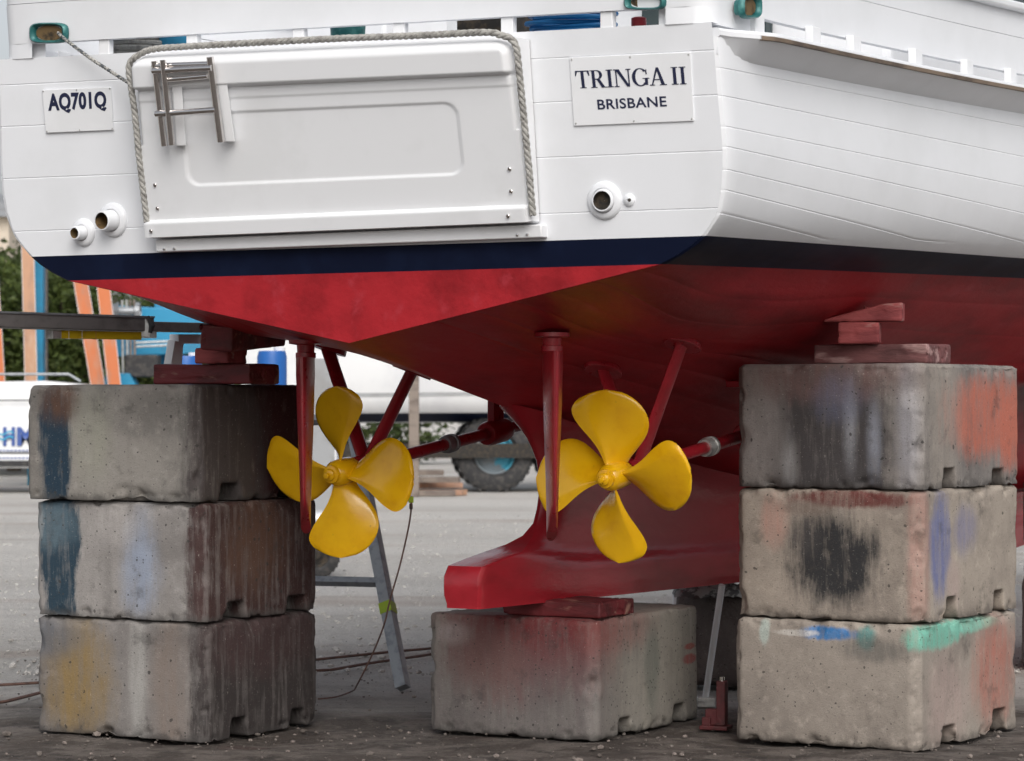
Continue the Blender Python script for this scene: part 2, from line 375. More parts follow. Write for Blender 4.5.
def transom():
    rows = []; kinds = []
    def yy(z): return -RAKE * (z - 2.18)
    N = 40
    def row(z, hw, dip=0): return [T(hw * (2 * k / N - 1), yy(z) + dip, z) for k in range(N + 1)]
    seq = []
    for k in range(0, 9):           # red V
        f = k / 8; z = 1.786 + .289 * f; seq.append((z, (1.475 - .022) * f + .0001, 0, 0))
    for z in (2.105, 2.14, 2.182): seq.append((z, spl(z, BP) - .022, 1, 0))
    seams = [2.29, 2.515, 2.735, 2.91]; zz = 2.182; allz = []
    for s in seams:
        for q in (zz + (s - zz) * .33, zz + (s - zz) * .66, s - .012, s - .0035): allz.append((q, 0))
        allz.append((s, .0026)); allz.append((s + .0035, 0)); allz.append((s + .012, 0)); zz = s + .012
    allz.append((3.02, 0))
    for z, d in allz: seq.append((z, spl(z, BP) - .022, 2, d))
    mb = MB()
    for (a, ha, ka, da), (b, hb, kb, db) in zip(seq, seq[1:]):
        mb.grid([row(a, ha, da), row(b, hb, db)], kb)
    # top return of the transom edge
    z = 3.02; mb.grid([row(z, spl(z, BP) - .022), [(p[0], p[1] + .06, p[2]) for p in row(z, spl(z, BP) - .022)]], 2)
    mb.build('transom', [M['red'], M['navy'], M['white']], BOAT, smooth=True, angle=20, weld=True)
transom()

# plan outline of the bulwark (going round the stern corner), z0 -> z1 ribbons
def plan(z, ymax=11.5, inset=.03):
    rake = -RAKE * (z - 2.18); pts = []
    hw = XP(0, min(z, 3.0)) - inset; rc = .10
    xs = [(-hw + rc) + (2 * (hw - rc)) * k / 24 for k in range(25)]
    side = []
    for k in range(1, 7):
        a = k / 6 * PI / 2; side.append((hw - rc + rc * math.sin(a), rake + rc - rc * math.cos(a)))
    yk = .2
    while yk < ymax: side.append((XP(yk, zdk(yk)) - inset - .02 * sm(yk, 0, 1), rake * (1 - sm(yk, .5, 5)) + yk)); yk += .15
    port = [(-x, y) for x, y in side][::-1]
    return port, [(x, rake) for x in xs], side
def sheer(y): return max(0, y) * .012 + .003 * max(0, y) ** 2
def ribbon(mb, z0, z1, th=.035, m=0, parts=(0, 1, 2), out=0.0):
    pl = plan(z0); ph = plan(z1)
    a = sum([pl[k] for k in parts], []); b = sum([ph[k] for k in parts], [])
    def off(pts, d):
        res = []
        for i, p in enumerate(pts):
            q0 = pts[max(i - 1, 0)]; q1 = pts[min(i + 1, len(pts) - 1)]
            tx, ty = q1[0] - q0[0], q1[1] - q0[1]; L = math.hypot(tx, ty) or 1
            res.append((p[0] - ty / L * d, p[1] + tx / L * d))
        return res
    ao, bo = off(a, -out), off(b, -out); ai, bi = off(a, th), off(b, th)
    r = lambda pts, z: [T(x, y, z + sheer(y)) for x, y in pts]
    A, B, Ci, D = r(ao, z0), r(bo, z1), r(bi, z1), r(ai, z0)
    mb.grid([A, B, Ci, D, A], m)
    mb.add([A[0], B[0], Ci[0], D[0]], [(0, 1, 2, 3)], m); mb.add([A[-1], B[-1], Ci[-1], D[-1]], [(3, 2, 1, 0)], m)
mb = MB(); ribbon(mb, 3.083, 3.255, .04); ribbon(mb, 3.258, 3.375, .04, out=-.0025)
mb.build('bulwark', M['white'], BOAT, smooth=True, angle=35, weld=True)
mb = MB(); ribbon(mb, 3.376, 3.42, .06, out=.035); mb.build('cap_rail', M['white'], BOAT, smooth=True, bevel=.014, seg=3, weld=True)
# corner pillars and slot posts between deck edge and bulwark
def post(px, tr=True):
    if tr:
        x = tp(px, 25 if px > 400 else 40).x; y = -RAKE * .85; m_ = MB(); m_.box((x, y + .022, 3.046 - .021 * x), (.055, .035, .075)); m_.build('bulwark_post', M['white_old'], BOAT, bevel=.004)
for px in (102, 190, 297, 398, 506, 606): post(px)
for s in (-1, 1):
    for px in (766, 822, 862, 923, 974, 1017, 1062, 1110, 1160, 1215, 1275):
        p = fx(px, 40, 1.78); y = p.y
        for _ in range(4): p = fx(px, 45, XP(y, zdk(y)) - .05); y = p.y
        x = s * (XP(y, zdk(y)) - .055); z = 3.02 + sheer(y)
        m_ = MB(); m_.box((x, y - .08, z - .021 * x), (.035, .085, .14)); m_.build('bulwark_post', M['white_old'], BOAT, bevel=.004)
for s in (-1, 1):                   # solid corner pieces
    mb = MB(); pl = plan(3.083); seq = [(x * s, y) for x, y in ([(XP(0, 3.0) - .115 - .10, -RAKE * .903)] + pl[2][:8])]
    r0 = [T(x, y, 3.018) for x, y in seq]; r1 = [T(x, y, 3.0835) for x, y in seq]
    i0 = [T(x * .97, y + .035, 3.018) for x, y in seq]; i1 = [T(x * .97, y + .035, 3.0835) for x, y in seq]
    mb.grid([r0, r1, i1, i0, r0])
    mb.build('quarter_block', M['white'], BOAT, smooth=True, angle=50)
# guard / rub rail along each side
for s in (-1, 1):
    mb = MB(); st = MB(); rows = []; rs = []
    yk = -.07
    while yk < 11.9:
        k = sm(yk, -.08, .22); y = max(yk, 0); z0 = zdk(y) + .035; X = XP(y, z0 - .03); w = .004 + .116 * k
        rows.append([T(s * a, yk, b) for a, b in ((X - .05, z0), (X + w - .012, z0), (X + w, z0 - .012), (X + w, z0 - .03), (X + w - .012, z0 - .04), (X - .004, z0 - .105 - .02 * k), (X - .05, z0 - .1))])
        rs.append([T(s * a, yk, b) for a, b in ((X + w - .002, z0 - .016), (X + w + .006, z0 - .018), (X + w + .006, z0 - .033), (X + w - .002, z0 - .036))])
        yk += .06 if yk < .5 else .3
    mb.grid(rows); mb.f.append(tuple(range(7))); mb.m.append(0)
    mb.build('rub_rail', M['white'], BOAT, smooth=True, angle=40)
    st.grid([r + [r[0]] for r in rs[3:]]); st.build('rub_strip', pbr('tarnished_strip', (.24, .18, .13), .6, .3, c2=(.12, .09, .07), sc=12, stretch=(1, .3, 1)), BOAT)

# ---- keel and skeg
def keel():
    def ktop(y): return spl(max(y, 0), ZK) + .03
    # aft profile as (y, z) from skeg toe round the aperture up to the hull
    aft = [(.965, .812), (1.10, .836), (1.25, .856), (1.40, .895), (1.52, .94), (1.60, 1.02), (1.645, 1.12), (1.655, 1.24), (1.63, 1.34), (1.57, 1.42), (1.46, 1.50), (1.32, 1.55)]
    def aftedge(z):
        if z <= .812: return .945 + .02 * sm(z, .76, .812) - .012 * sm(z, .64, .70)
        for (y0, z0), (y1, z1) in zip(aft, aft[1:]):
            if z <= z1: return y0 + (y1 - y0) * (z - z0) / (z1 - z0)
        return aft[-1][0]
    def kb(y): return .626 - .013 * (y - .95) if y < 7 else .547 + (y - 7) ** 2 * .035
    zs = [0, .02, .06, .1, .15, .2, .23, .26, .3, .35, .42, .5, .57, .64, .7, .76, .82, .87, .91, .95, 1.0]
    mb = MB(); rows = {1: [], -1: []}
    L = 46
    for f in zs:
        rp = {1: [], -1: []}
        for k in range(L + 1):
            q = (k / L) ** 1.8
            ya = 1.5
            # world z at this fraction, referenced to a long straight keel
            z = .626 + (1.56 - .626) * f
            y0 = aftedge(z); y = y0 + (10.6 - y0) * q
            bot = kb(y); top = max(ktop(y), bot + .25)
            zz = (z - (.013 * (y - .95) if y < 7 else .626 - kb(y))) if True else z
            zt = min(max(zz, bot), 99)
            # squash so that upper rows follow the hull bottom
            zt = bot + (min(zt, 1.6) - bot)
            if top < 1.56: zt = bot + (zt - bot) * (top - bot) / (1.56 - bot)
            h = (zt - bot)
            foot = .098
            thin = .052 + .02 * sm(y, 2, 6)
            kk = sm(y, 1.0, 2.0); w = foot + (thin - foot) * sm(h, .235 - .095 * kk, .34 - .10 * kk)
            dtop = max(0, top - zt)
            w += .10 * max(0, 1 - dtop / .28) ** 2.2 * sm(y, 1.4, 2.6) + .05 * max(0, 1 - dtop / .2) ** 2
            # the skeg end is full width low down, the post above rounds off aft
            e = (y - y0)
            if h > .24 and e < .16: w *= 1 - sm(h, .24, .36) * (1 - math.sqrt((e + .004) / .164))
            w += (.04 * (1 - sm(y, 1.1, 1.9))) * (1 - sm(h, .2, .35)) * 0
            if h < .02: w -= .008
            if e < .015 and h <= .22: w -= .012 * (1 - e / .015)
            w *= 1 - .9 * sm(y, 9.8, 10.6)
            rp[1].append((w, y, zt)); rp[-1].append((-w, y, zt))
        rows[1].append(rp[1]); rows[-1].append(rp[-1])
    mb.grid(rows[1]); mb.grid(rows[-1])
    for i in range(len(zs) - 1):     # aft closing
        a, b, c, d = rows[1][i][0], rows[1][i + 1][0], rows[-1][i + 1][0], rows[-1][i][0]
        mb.add([a, b, c, d], [(0, 1, 2, 3)])
    for k in range(L):
        mb.add([rows[1][0][k], rows[1][0][k + 1], rows[-1][0][k + 1], rows[-1][0][k]], [(0, 1, 2, 3)])
    o = mb.build('keel', M['red_keel'], BOAT, smooth=True, angle=38, weld=True)
    return o
keel()

# ---- propellers
PX, PY, PZ = .708, 1.06, 1.222; SL = .122
AX = Vector((0, 1, SL)).normalized()
def propeller(side):
    hubm = MB()
    o = Vector((side * PX, PY, PZ))
    hubm.lathe([(-.125, .001), (-.123, .02), (-.118, .026), (-.105, .028), (-.102, .040), (-.085, .042), (-.08, .048), (-.06, .058), (0, .062), (.06, .060), (.07, .055), (.07, .001)], o, AX, 28)
    hub = hubm.build('propeller', M['yellow'], BOAT, smooth=True, angle=35)
    nt_ = MB(); nt_.lathe([(-.145, .001), (-.143, .014), (-.122, .014)], o, AX, 6); nt_.build('nut', M['yellow'], hub)
    for q in range(6):
        a_ = q * PI / 3; c_ = o + Vector((math.cos(a_) * .036, 0, math.sin(a_) * .036)) - AX * .084; nb = MB(); nb.lathe([(-.01, .001), (-.01, .007), (.01, .007)], c_, AX, 6); nb.build('bolt', M['yellow'], hub)
    cr = [(.03, .12), (.2, .13), (.35, .18), (.5, .25), (.62, .315), (.74, .365), (.84, .375), (.91, .345), (.96, .28), (.985, .21), (1.0, .06)]
    Rr = .378 if side > 0 else .398; hand = side
    crA = [(.03, .055), (.2, .06), (.35, .08), (.5, .112), (.62, .142), (.74, .168), (.84, .182), (.91, .180), (.96, .155), (.985, .12), (1.0, .045)]
    crB = [(.03, .055), (.2, .065), (.35, .095), (.5, .130), (.62, .154), (.74, .164), (.84, .150), (.91, .120), (.96, .08), (.985, .04), (1.0, -.02)]
    a1 = Vector((1, 0, 0)); b1 = AX.cross(a1).normalized() * 1.0
    if b1.z < 0: b1 = -b1
    for k in range(4):
        ang = R(90) + k * PI / 2 + R(-4 if side > 0 else 3)
        bm_ = MB(); NS, NC = 22, 14; up, dn = [], []
        for i in range(NS + 1):
            f = i / NS; rr = .10 + .90 * (1 - (1 - f) ** 1.5); r = Rr * rr
            c = spl(rr, cr); cA, cB = spl(rr, crA), spl(rr, crB); P = .60; ph = math.atan2(P / (2 * PI), max(r, .05)); ph = min(ph, R(58))
            u_, d_ = [], []
            for j in range(NC + 1):
                s = (j / NC - .5) * 2
                hw_ = (cA if s < 0 else cB); arc = s * hw_ * math.cos(ph); fw = s * hw_ * math.sin(ph)
                # trailing edge slightly cupped, rake aft
                fw -= .012 * (1 - s * s) * .6 + .02 * rr - (.006 if s < -.8 else 0)
                a = arc / max(r, .06) * 1.0
                a = max(-1.1, min(1.1, a)); aa = ang - hand * a + hand * (.10 * rr * rr - .02)
                th = (.010 * (1 - rr * .75) + .0035) * math.sqrt(max(0, 1 - s * s)) + .0012
                base = o + (a1 * math.cos(aa) + b1 * math.sin(aa)) * r
                nrm = AX * math.cos(ph)
                u_.append(base + AX * fw + nrm * th); d_.append(base + AX * fw - nrm * th)
            up.append(u_); dn.append(d_)
        rows = [u_ + d_[::-1] for u_, d_ in zip(up, dn)]
        bm_.grid(rows, closed=True)
        b = len(bm_.v) - len(rows[-1]); bm_.f.append(tuple(range(b, b + len(rows[-1])))); bm_.m.append(0)
        bm_.build('blade', M['yellow'], hub, smooth=True, angle=60)
for s in (1, -1): propeller(s)

# ---- shafts, brackets
def hz(x, y):                        # hull bottom height at |x|, y
    x = abs(x); zk = spl(y, ZK); xb = 1.475 * spl(y, WF); zb = zr(y); t = min(1, x / xb); b = .115 * sm(y, 0, .8)
    return zk + (zb - zk) * t - b * (t ** 4) * (1 - t) / .082
for s in (1, -1):
    o = Vector((s * PX, PY, PZ)); at = lambda d: o + AX * d
    mb = MB(); mb.tube([at(.06), at(3.0)], .029, 20); sh = mb.build('propeller_shaft', M['red_gloss'], BOAT, smooth=True)
    c = .96 if s > 0 else .98
    mb = MB(); d = at(.93)
    d0 = .93 if s > 0 else .95
    mb.lathe([(d0 - .05, .029), (d0 - .05, .040), (d0 - .02, .046), (d0 - .018, .040), (d0 + .01, .040), (d0 + .012, .046), (d0 + .035, .044), (d0 + .05, .034), (d0 + .05, .029)], o, AX, 24); mb.build('anode', M['zinc'] if s > 0 else M['galv'], sh, smooth=True)
    # V bracket close ahead of the propeller
    mb = MB(); mb.lathe([(.10, .03), (.10, .048), (.11, .053), (.30, .053), (.31, .048), (.31, .03)], o, AX, 24); br = mb.build('shaft_bracket', M['red_gloss'], BOAT, smooth=True)
    for fxx, fyy in ((.93, 1.26), (.50, 1.33)):
        top = Vector((s * fxx, fyy, hz(fxx, fyy) - .004)); bot = at(.20)
        mb = MB(); dr = (top - bot); a = Vector((0, 1, 0)); n_ = dr.cross(a).normalized()
        rows = []
        for k in range(6):
            f = k / 5; p = bot + dr * f; w, t_ = .058 - .006 * f, .017
            rows.append([p + a * w * math.cos(q) + n_ * t_ * math.sin(q) for q in [2 * PI * j / 16 for j in range(16)]])
        mb.grid(rows, closed=True); mb.build('strut', M['red_gloss'], br, smooth=True)
        mb = MB(); sl_ = math.atan2(hz(fxx + .05, fyy) - hz(fxx - .05, fyy), .1) * s
        rt = Matrix.Rotation(-sl_, 3, 'Y'); rt = Matrix.Rotation(-.19, 3, 'X') @ rt
        mb.prism([(.055 * math.cos(q) * (1), .15 * math.sin(q)) for q in [2 * PI * j / 20 for j in range(20)]], lambda x, y, z: top + rt @ Vector((x, y, z)), -.016, .012)
        mb.build('foot_plate', M['red_gloss'], br, bevel=.003)
    # forward bearing where the shaft nears the hull
    mb = MB(); mb.lathe([(1.30, .03), (1.30, .055), (1.33, .062), (1.47, .062), (1.50, .055), (1.50, .03)], o, AX, 20)
    p = at(1.40); tz_ = hz(PX, p.y)
    mb.box((p.x, p.y, (p.z + tz_) / 2 + .02), (.04, .10, tz_ - p.z)); mb.box((p.x, p.y, tz_ - .02), (.16, .24, .03))
    mb.build('shaft_bearing', M['red_gloss'], BOAT, smooth=True, bevel=.004)
    mb = MB(); mb.lathe([(1.75, .03), (1.75, .05), (1.85, .066), (2.9, .10)], o, AX, 20); mb.build('stern_tube', M['red_gloss'], BOAT, smooth=True)

# ---- rudders
def rudder(s):
    x0, y0 = (s * .665, .57) if s > 0 else (-.60, .60); top = hz(x0, y0); zb = .985
    rot = TH * 1.0 + R(3 if s > 0 else 2)      # blades left turned, trailing edge towards the stern quarter
    def place(a, c, z):              # a across, c aft
        return (x0 + a * math.cos(rot) - (-c) * math.sin(rot) * -1 * -1 if False else x0 + a * math.cos(rot) + c * math.sin(rot), y0 - c * math.cos(rot) + a * math.sin(rot), z)
    mb = MB(); rows = []
    NZ = 18
    for k in range(NZ + 1):
        f = k / NZ; z = top - .075 - (top - .075 - zb) * f
        ch = .40 - .16 * f; le = -.10 + .03 * f
        if f > .93: ch *= 1 - (f - .93) * 4
        th = .050 - .022 * sm(f, .1, 1)
        if f < .12: th *= 1.05
        ring = []
        for j in range(20):
            q = 2 * PI * j / 20; cx = (1 - math.cos(q)) / 2
            t_ = th * 1.3 * (math.sin(q)) * (1 - cx * .55) if True else 0
            ring.append(place(t_ * .8, le + ch * cx, z + (.10 * (cx - .3) * sm(f, .7, 1))))
        rows.append(ring)
    mb.grid(rows, closed=True); n = len(mb.v); mb.f.append(tuple(range(n - 20, n))); mb.m.append(0); mb.f.append(tuple(range(20))[::-1]); mb.m.append(0)
    rd = mb.build('rudder', M['red_gloss'], BOAT, smooth=True, angle=50)
    mb = MB(); mb.lathe([(-.005, .075), (.012, .075), (.018, .04), (.05, .038), (.052, .045), (.075, .045), (.077, .038), (.10, .038)], (x0, y0, top), (0, 0, -1), 24)
    mb.build('stock', M['red_gloss'], rd, smooth=True)
for s in (1, -1): rudder(s)

# ---- fold-up swim platform on the transom
def lp(px, py, extra=0.0): return plane_hit(px, py, (0, 1), .22, .22 * 2.22 - .075 - extra)
BL, BR, TL, TR = lp(146, 237), lp(531, 221), lp(131, 55), lp(510, 38)
def rrect(u, v, hx, hy, r):          # signed distance rounded rectangle
    dx, dy = abs(u) - hx + r, abs(v) - hy + r
    return math.hypot(max(dx, 0), max(dy, 0)) + min(max(dx, dy), 0) - r
NF = Vector((0, -1, -.22)).normalized()
def fpt(s, t): return (BL.lerp(BR, s)).lerp(TL.lerp(TR, s), t)
def platform():
    W = (BR - BL).length; H = (TL - BL).length
    NX, NY = 190, 150; rows = []
    for j in range(NY + 1):
        t = j / NY; row = []
        for i in range(NX + 1):
            s = i / NX; p = fpt(s, t)
            x, y = s * W, t * H
            ex = min(x, W - x)
            lip = .034 * sm(y, H - .155, H - .135) * (1 - .9 * sm(y, H - .05, H)) * (1 if True else 0)
            foot = .022 * (1 - sm(y, .060, .072))
            d = rrect(x - W * .49, y - H * .47, W * .36, H * .195, .06)
            pan = -.007 * sm(-d, -.006, .006)
            rib = .004 * sm(y, H - .205, H - .195) * (1 - sm(y, H - .165, H - .155))
            tr = rrect(x - W / 2, y - H / 2 + .05, W / 2, H / 2 + .05, .07)
            edge = -.05 * (1 - sm(-tr, 0, .03)) ** 2 if y > H * .5 else -.03 * (1 - sm(ex, 0, .012))
            row.append(p + NF * (lip + foot + pan + rib + edge))
        rows.append(row)
    mb = MB(); mb.grid(rows)
    # returns to the transom
    def back(p, k): q = Vector(p); q.y = -RAKE * (q.z - 2.18) - .006; return q
    def dn(x0): return [back(p, 0) for p in x0]
    mb.grid([[r[0] for r in rows], dn([r[0] for r in rows])]); mb.grid([[r[-1] for r in rows], dn([r[-1] for r in rows])])
    mb.grid([rows[0], dn(rows[0])]); mb.grid([rows[-1], dn(rows[-1])])
    pf = mb.build('swim_platform', M['white_old'], BOAT, smooth=True, angle=50)
    # hinge ledge below
    a, b = tp(155, 240, .05), tp(541, 224.2, .05)
    mb = MB(); h = .052
    A = [Vector((a.x, a.y + .07, a.z)), Vector((a.x, a.y, a.z)), Vector((a.x, a.y + .006, a.z - h)), Vector((a.x, a.y + .076, a.z - h))]
    B = [Vector((b.x, b.y + .07, b.z)), Vector((b.x, b.y, b.z)), Vector((b.x, b.y + .006, b.z - h)), Vector((b.x, b.y + .076, b.z - h))]
    mb.hexa(A, B); mb.build('hinge_ledge', M['white_old'], pf, bevel=.006, seg=3, smooth=True)
    for px, py in ((155, 185), (157.5, 208.5), (151, 231), (509.5, 169), (511, 191.5), (508, 216)):
        c = lp(px, py, .026 if py > 210 else .002); mb = MB(); mb.lathe([(-.002, .0085), (.003, .0085), (.005, .006), (.005, .001)], c, NF, 12)
        mb.build('bolt', M['steel'], pf, smooth=True)
    for px, py in ((165, 249), (175, 248.5), (518, 235), (528, 234.5)):
        c = tp(px, py, .048); mb = MB(); mb.lathe([(-.01, .006), (.008, .006), (.009, .001)], c, (0, -1, 0), 10); mb.build('bolt', M['steel'], pf, smooth=True)
    # ladder pads and ladder
    mb = MB()
    for q in ([(171, 72), (181, 72), (186, 146), (176, 146)], [(214, 60), (224, 60), (235, 142), (225, 142)]):
        f0 = [lp(x, y, .004) for x, y in q]; f1 = [lp(x, y, .03) for x, y in q]; mb.hexa(f0, f1)
    mb.build('ladder_pad', M['white_old'], pf, bevel=.004, seg=2)
    lad = MB()
    def bar(p, q, w, e, th=.012, m=lad):
        m.tube([lp(*p, e + th / 2), lp(*q, e + th / 2)], w * .0021, 14); return
        (x0, y0), (x1, y1) = p, q; k = w / 2
        f0 = [lp(x0 - k, y0, e), lp(x0 + k, y0, e), lp(x1 + k, y1, e), lp(x1 - k, y1, e)]
        f1 = [lp(x0 - k, y0, e + th), lp(x0 + k, y0, e + th), lp(x1 + k, y1, e + th), lp(x1 - k, y1, e + th)]
        m.hexa(f0, f1)
    bar((154.5, 61), (164.5, 146), 7, .045, .02); bar((163, 60), (172, 145), 6.5, .068, .02); bar((210, 57), (221, 142), 7.5, .055, .02)
    ld = lad.build('ladder', M['steel'], pf, smooth=True)
    for a_, b_, e in (((153, 71), (212, 68), .075), ((164, 80), (208, 76), .06), ((156, 114), (216, 110), .075), ((153, 66), (210, 64), .055)):
        mb = MB(); mb.tube([lp(*a_, e), lp(*b_, e)], .013 if e > .07 else .012, 12); mb.build('rung', M['steel'], ld, smooth=True)
    # rope fender laid round the platform edge
    path = [(147, 222, 0), (145, 205, 0), (141, 160, 0), (137, 120, 0), (133, 90, 0), (130.5, 72, 0), (132, 62, 0), (139, 55, 0), (152, 51.5, 0), (180, 49, 0), (260, 44.5, 0), (340, 40.5, 0), (420, 37.5, 0), (485, 34.5, 0), (500, 35, 0), (509, 39, 0), (514, 47, 0), (516, 60, 0), (518, 80, 0), (521, 110, 0), (524, 140, 0), (527, 170, 0), (529.5, 200, 0), (531, 215, 0)]
    pts = [lp(x - 1.5 if x < 145 and y > 60 else (x + 2 if x > 505 else x), y - (2 if 150 < x < 500 else 0), .004) for x, y, _ in path]
    rope(pts, .0145, M['rope'], 'fender_rope', pf)
def rope(pts, r, mat, name, parent=None, pitch=.085, step=.007):
    pts = [Vector(p) for p in pts]; dense = []
    for i in range(len(pts) - 1):
        p0 = pts[max(i - 1, 0)]; p1 = pts[i]; p2 = pts[i + 1]; p3 = pts[min(i + 2, len(pts) - 1)]
        n = max(2, int((p2 - p1).length / step))
        for k in range(n):
            t = k / n; dense.append(.5 * ((2 * p1) + (-p0 + p2) * t + (2 * p0 - 5 * p1 + 4 * p2 - p3) * t * t + (-p0 + 3 * p1 - 3 * p2 + p3) * t ** 3))
    dense.append(pts[-1])
    mb = MB(); frames = []; up = Vector((.13, -1, .2)).normalized(); L = 0; prev = dense[0]
    for i, p in enumerate(dense):
        t = (dense[min(i + 1, len(dense) - 1)] - dense[max(i - 1, 0)]).normalized(); a = t.cross(up).normalized(); b = a.cross(t).normalized(); up = b
        L += (p - prev).length; prev = p; frames.append((p, a, b, L))
    for k in range(3):
        sp = [p + (a * math.cos(l / pitch * 2 * PI + k * 2 * PI / 3) + b * math.sin(l / pitch * 2 * PI + k * 2 * PI / 3)) * r * .48 for p, a, b, l in frames]
        mb.tube(sp, r * .56, 7)
    return mb.build(name, mat, parent, smooth=True, angle=80)
platform()

# ---- exhausts and fittings on the transom
def exhaust(px, py, rf, rp, ln, dirv, nm='exhaust_outlet'):
    c = tp(px, py, 0); n_ = Vector((0, -1, -RAKE)).normalized()
    mb = MB(); mb.lathe([(-.004, rf + .002), (.006, rf + .001), (.012, rf - .004), (.016, rf - .012), (.018, rp + .006)], c, n_, 40)
    mb.lathe([(.0, rp + .01), (.022, rp + .002), (ln, rp), (ln + .003, rp - .003), (ln + .003, rp - .007)], c, dirv, 36)
    e = mb.build(nm, M['white'], BOAT, smooth=True, angle=40)
    mb = MB(); mb.lathe([(ln + .002, rp - .007), (ln - .02, rp - .009), (.006, rp - .010), (.006, .001)], c, dirv, 30); mb.build('bore', M['soot' if ln > .04 else 'dark'], e, smooth=True)
sidev = Vector((-.06, -1, -.10)).normalized()
exhaust(84, 232.5, .060, .030, .060, sidev); exhaust(113.5, 220, .074, .043, .075, sidev)
exhaust(605, 200.5, .074, .044, .030, Vector((.10, -1, -.07)).normalized())
mb = MB(); c = tp(629.5, 200); n_ = Vector((0, -1, -RAKE)); mb.lathe([(0, .026), (.006, .025), (.012, .018), (.015, .006), (.008, .004), (.008, .001)], c, n_, 24); mb.build('drain_fitting', M['white'], BOAT, smooth=True)
mb = MB(); c = tp(629.5, 200, .013); mb.lathe([(0, .007), (.003, .006), (.003, .001)], c, n_, 16); mb.build('drain_hole', M['dark'], BOAT)
for px, py in ((519, 42), (521, 50)):
    c = tp(px, py); mb = MB(); mb.lathe([(0, .014), (.004, .014), (.01, .009), (.02, .007), (.021, .001)], c, n_, 14); mb.build('eye_bolt', M['soot'], BOAT, smooth=True)

# ---- name plates and lettering
def plate(q, name='name_plate'):
    mb = MB(); mb.hexa([tp(x, y, .0005) for x, y in q], [tp(x, y, .009) for x, y in q]); p = mb.build(name, M['white_old'], BOAT, bevel=.002)
    cs = [(x * .965 + sum(a for a, _ in q) / 4 * .035, y * .93 + sum(b for _, b in q) / 4 * .07) for x, y in q]
    cs += [((cs[0][0] + cs[1][0]) / 2, (cs[0][1] + cs[1][1]) / 2), ((cs[2][0] + cs[3][0]) / 2, (cs[2][1] + cs[3][1]) / 2)]
    for x, y in cs:
        c = tp(x, y, .009); m_ = MB(); m_.lathe([(0, .0042), (.0015, .0036), (.002, .001)], c, (0, -1, -RAKE), 10); m_.build('screw', M['zinc'], p)
    return p
def mapper(q, off):                 # unit square (u,v up) -> quad given as TL,TR,BR,BL pixels
    TLq, TRq, BRq, BLq = [tp(x, y, off) for x, y in q]
    return lambda u, v: (BLq.lerp(BRq, u)).lerp(TLq.lerp(TRq, u), v)
def ring_arc(cx, cy, ro, ri, a0, a1, n=18, so=1.0):   # quads between outer (ro) and inner (ri) ellipses
    out = []
    for k in range(n):
        q = [R(a0 + (a1 - a0) * (k + i) / n) for i in (0, 1)]
        out.append([(cx + ro[0] * math.cos(q[0]), cy + ro[1] * math.sin(q[0])), (cx + ro[0] * math.cos(q[1]), cy + ro[1] * math.sin(q[1])), (cx + ri[0] * math.cos(q[1]) , cy + ri[1] * math.sin(q[1])), (cx + ri[0] * math.cos(q[0]), cy + ri[1] * math.sin(q[0]))])
    return out
bx = lambda a, b, c, d: [(a, b), (c, b), (c, d), (a, d)]
def serifs(x, w=.16, e=.09, y=0.0): # foot/head slab with small bracket
    t = .045
    return [bx(x - e, y if y == 0 else 1 - t, x + w + e, t if y == 0 else 1)]
GL = {
 'T': (.78, [bx(.31, 0, .47, 1), bx(.02, .94, .76, 1), [(.02, .94), (.0, .70), (.05, .70), (.13, .94)], [(.76, .94), (.78, .70), (.73, .70), (.65, .94)]] + serifs(.31)),
 'R': (.86, [bx(.12, 0, .28, 1)] + serifs(.12) + [bx(.03, .955, .42, 1), bx(.28, .46, .42, .515)] + ring_arc(.40, .73, (.28, .27), (.13, .215), -90, 90) + [[(.36, .48), (.52, .50), (.80, .0), (.62, 0)], bx(.60, 0, .88, .045)]),
 'I': (.42, [bx(.13, 0, .29, 1)] + serifs(.13) + serifs(.13, y=1)),
 'N': (.96, [bx(.12, 0, .18, 1), bx(.78, 0, .84, 1), [(.12, 1), (.31, 1), (.84, .0), (.70, 0)], bx(.02, 0, .28, .045), bx(.02, .955, .26, 1), bx(.68, .955, .94, 1)]),
 'G': (.92, ring_arc(.46, .5, (.44, .52), (.26, .465), 42, 318) + [bx(.70, .05, .85, .43), bx(.58, .40, .93, .445), [(.76, .66), (.82, .66), (.81, .96), (.76, .90)]]),
 'A': (.92, [[(.40, 1.02), (.50, 1.02), (.18, 0), (.11, 0)], [(.40, 1.02), (.52, 1.02), (.82, 0), (.64, 0)], bx(.25, .30, .66, .355), bx(.02, 0, .28, .045), bx(.55, 0, .91, .045)]),
 ' ': (.22, []),
}
def serif_text(s, fn, nrm, parent):
    tot = sum(GL[c][0] for c in s); x = 0
    mb = MB(); n_ = Vector((0, -1, -RAKE)).normalized(); lay = 0
    for c in s:
        w, polys = GL[c]
        for p in polys:
            lay = (lay + 1) % 40; mb.prism([((x + a) / tot, b) for a, b in p], lambda a, b, h: fn(a, b) + n_ * h, 0, .0010 + lay * .00003)
        x += w
    return mb.build('lettering', M['ink'], parent)
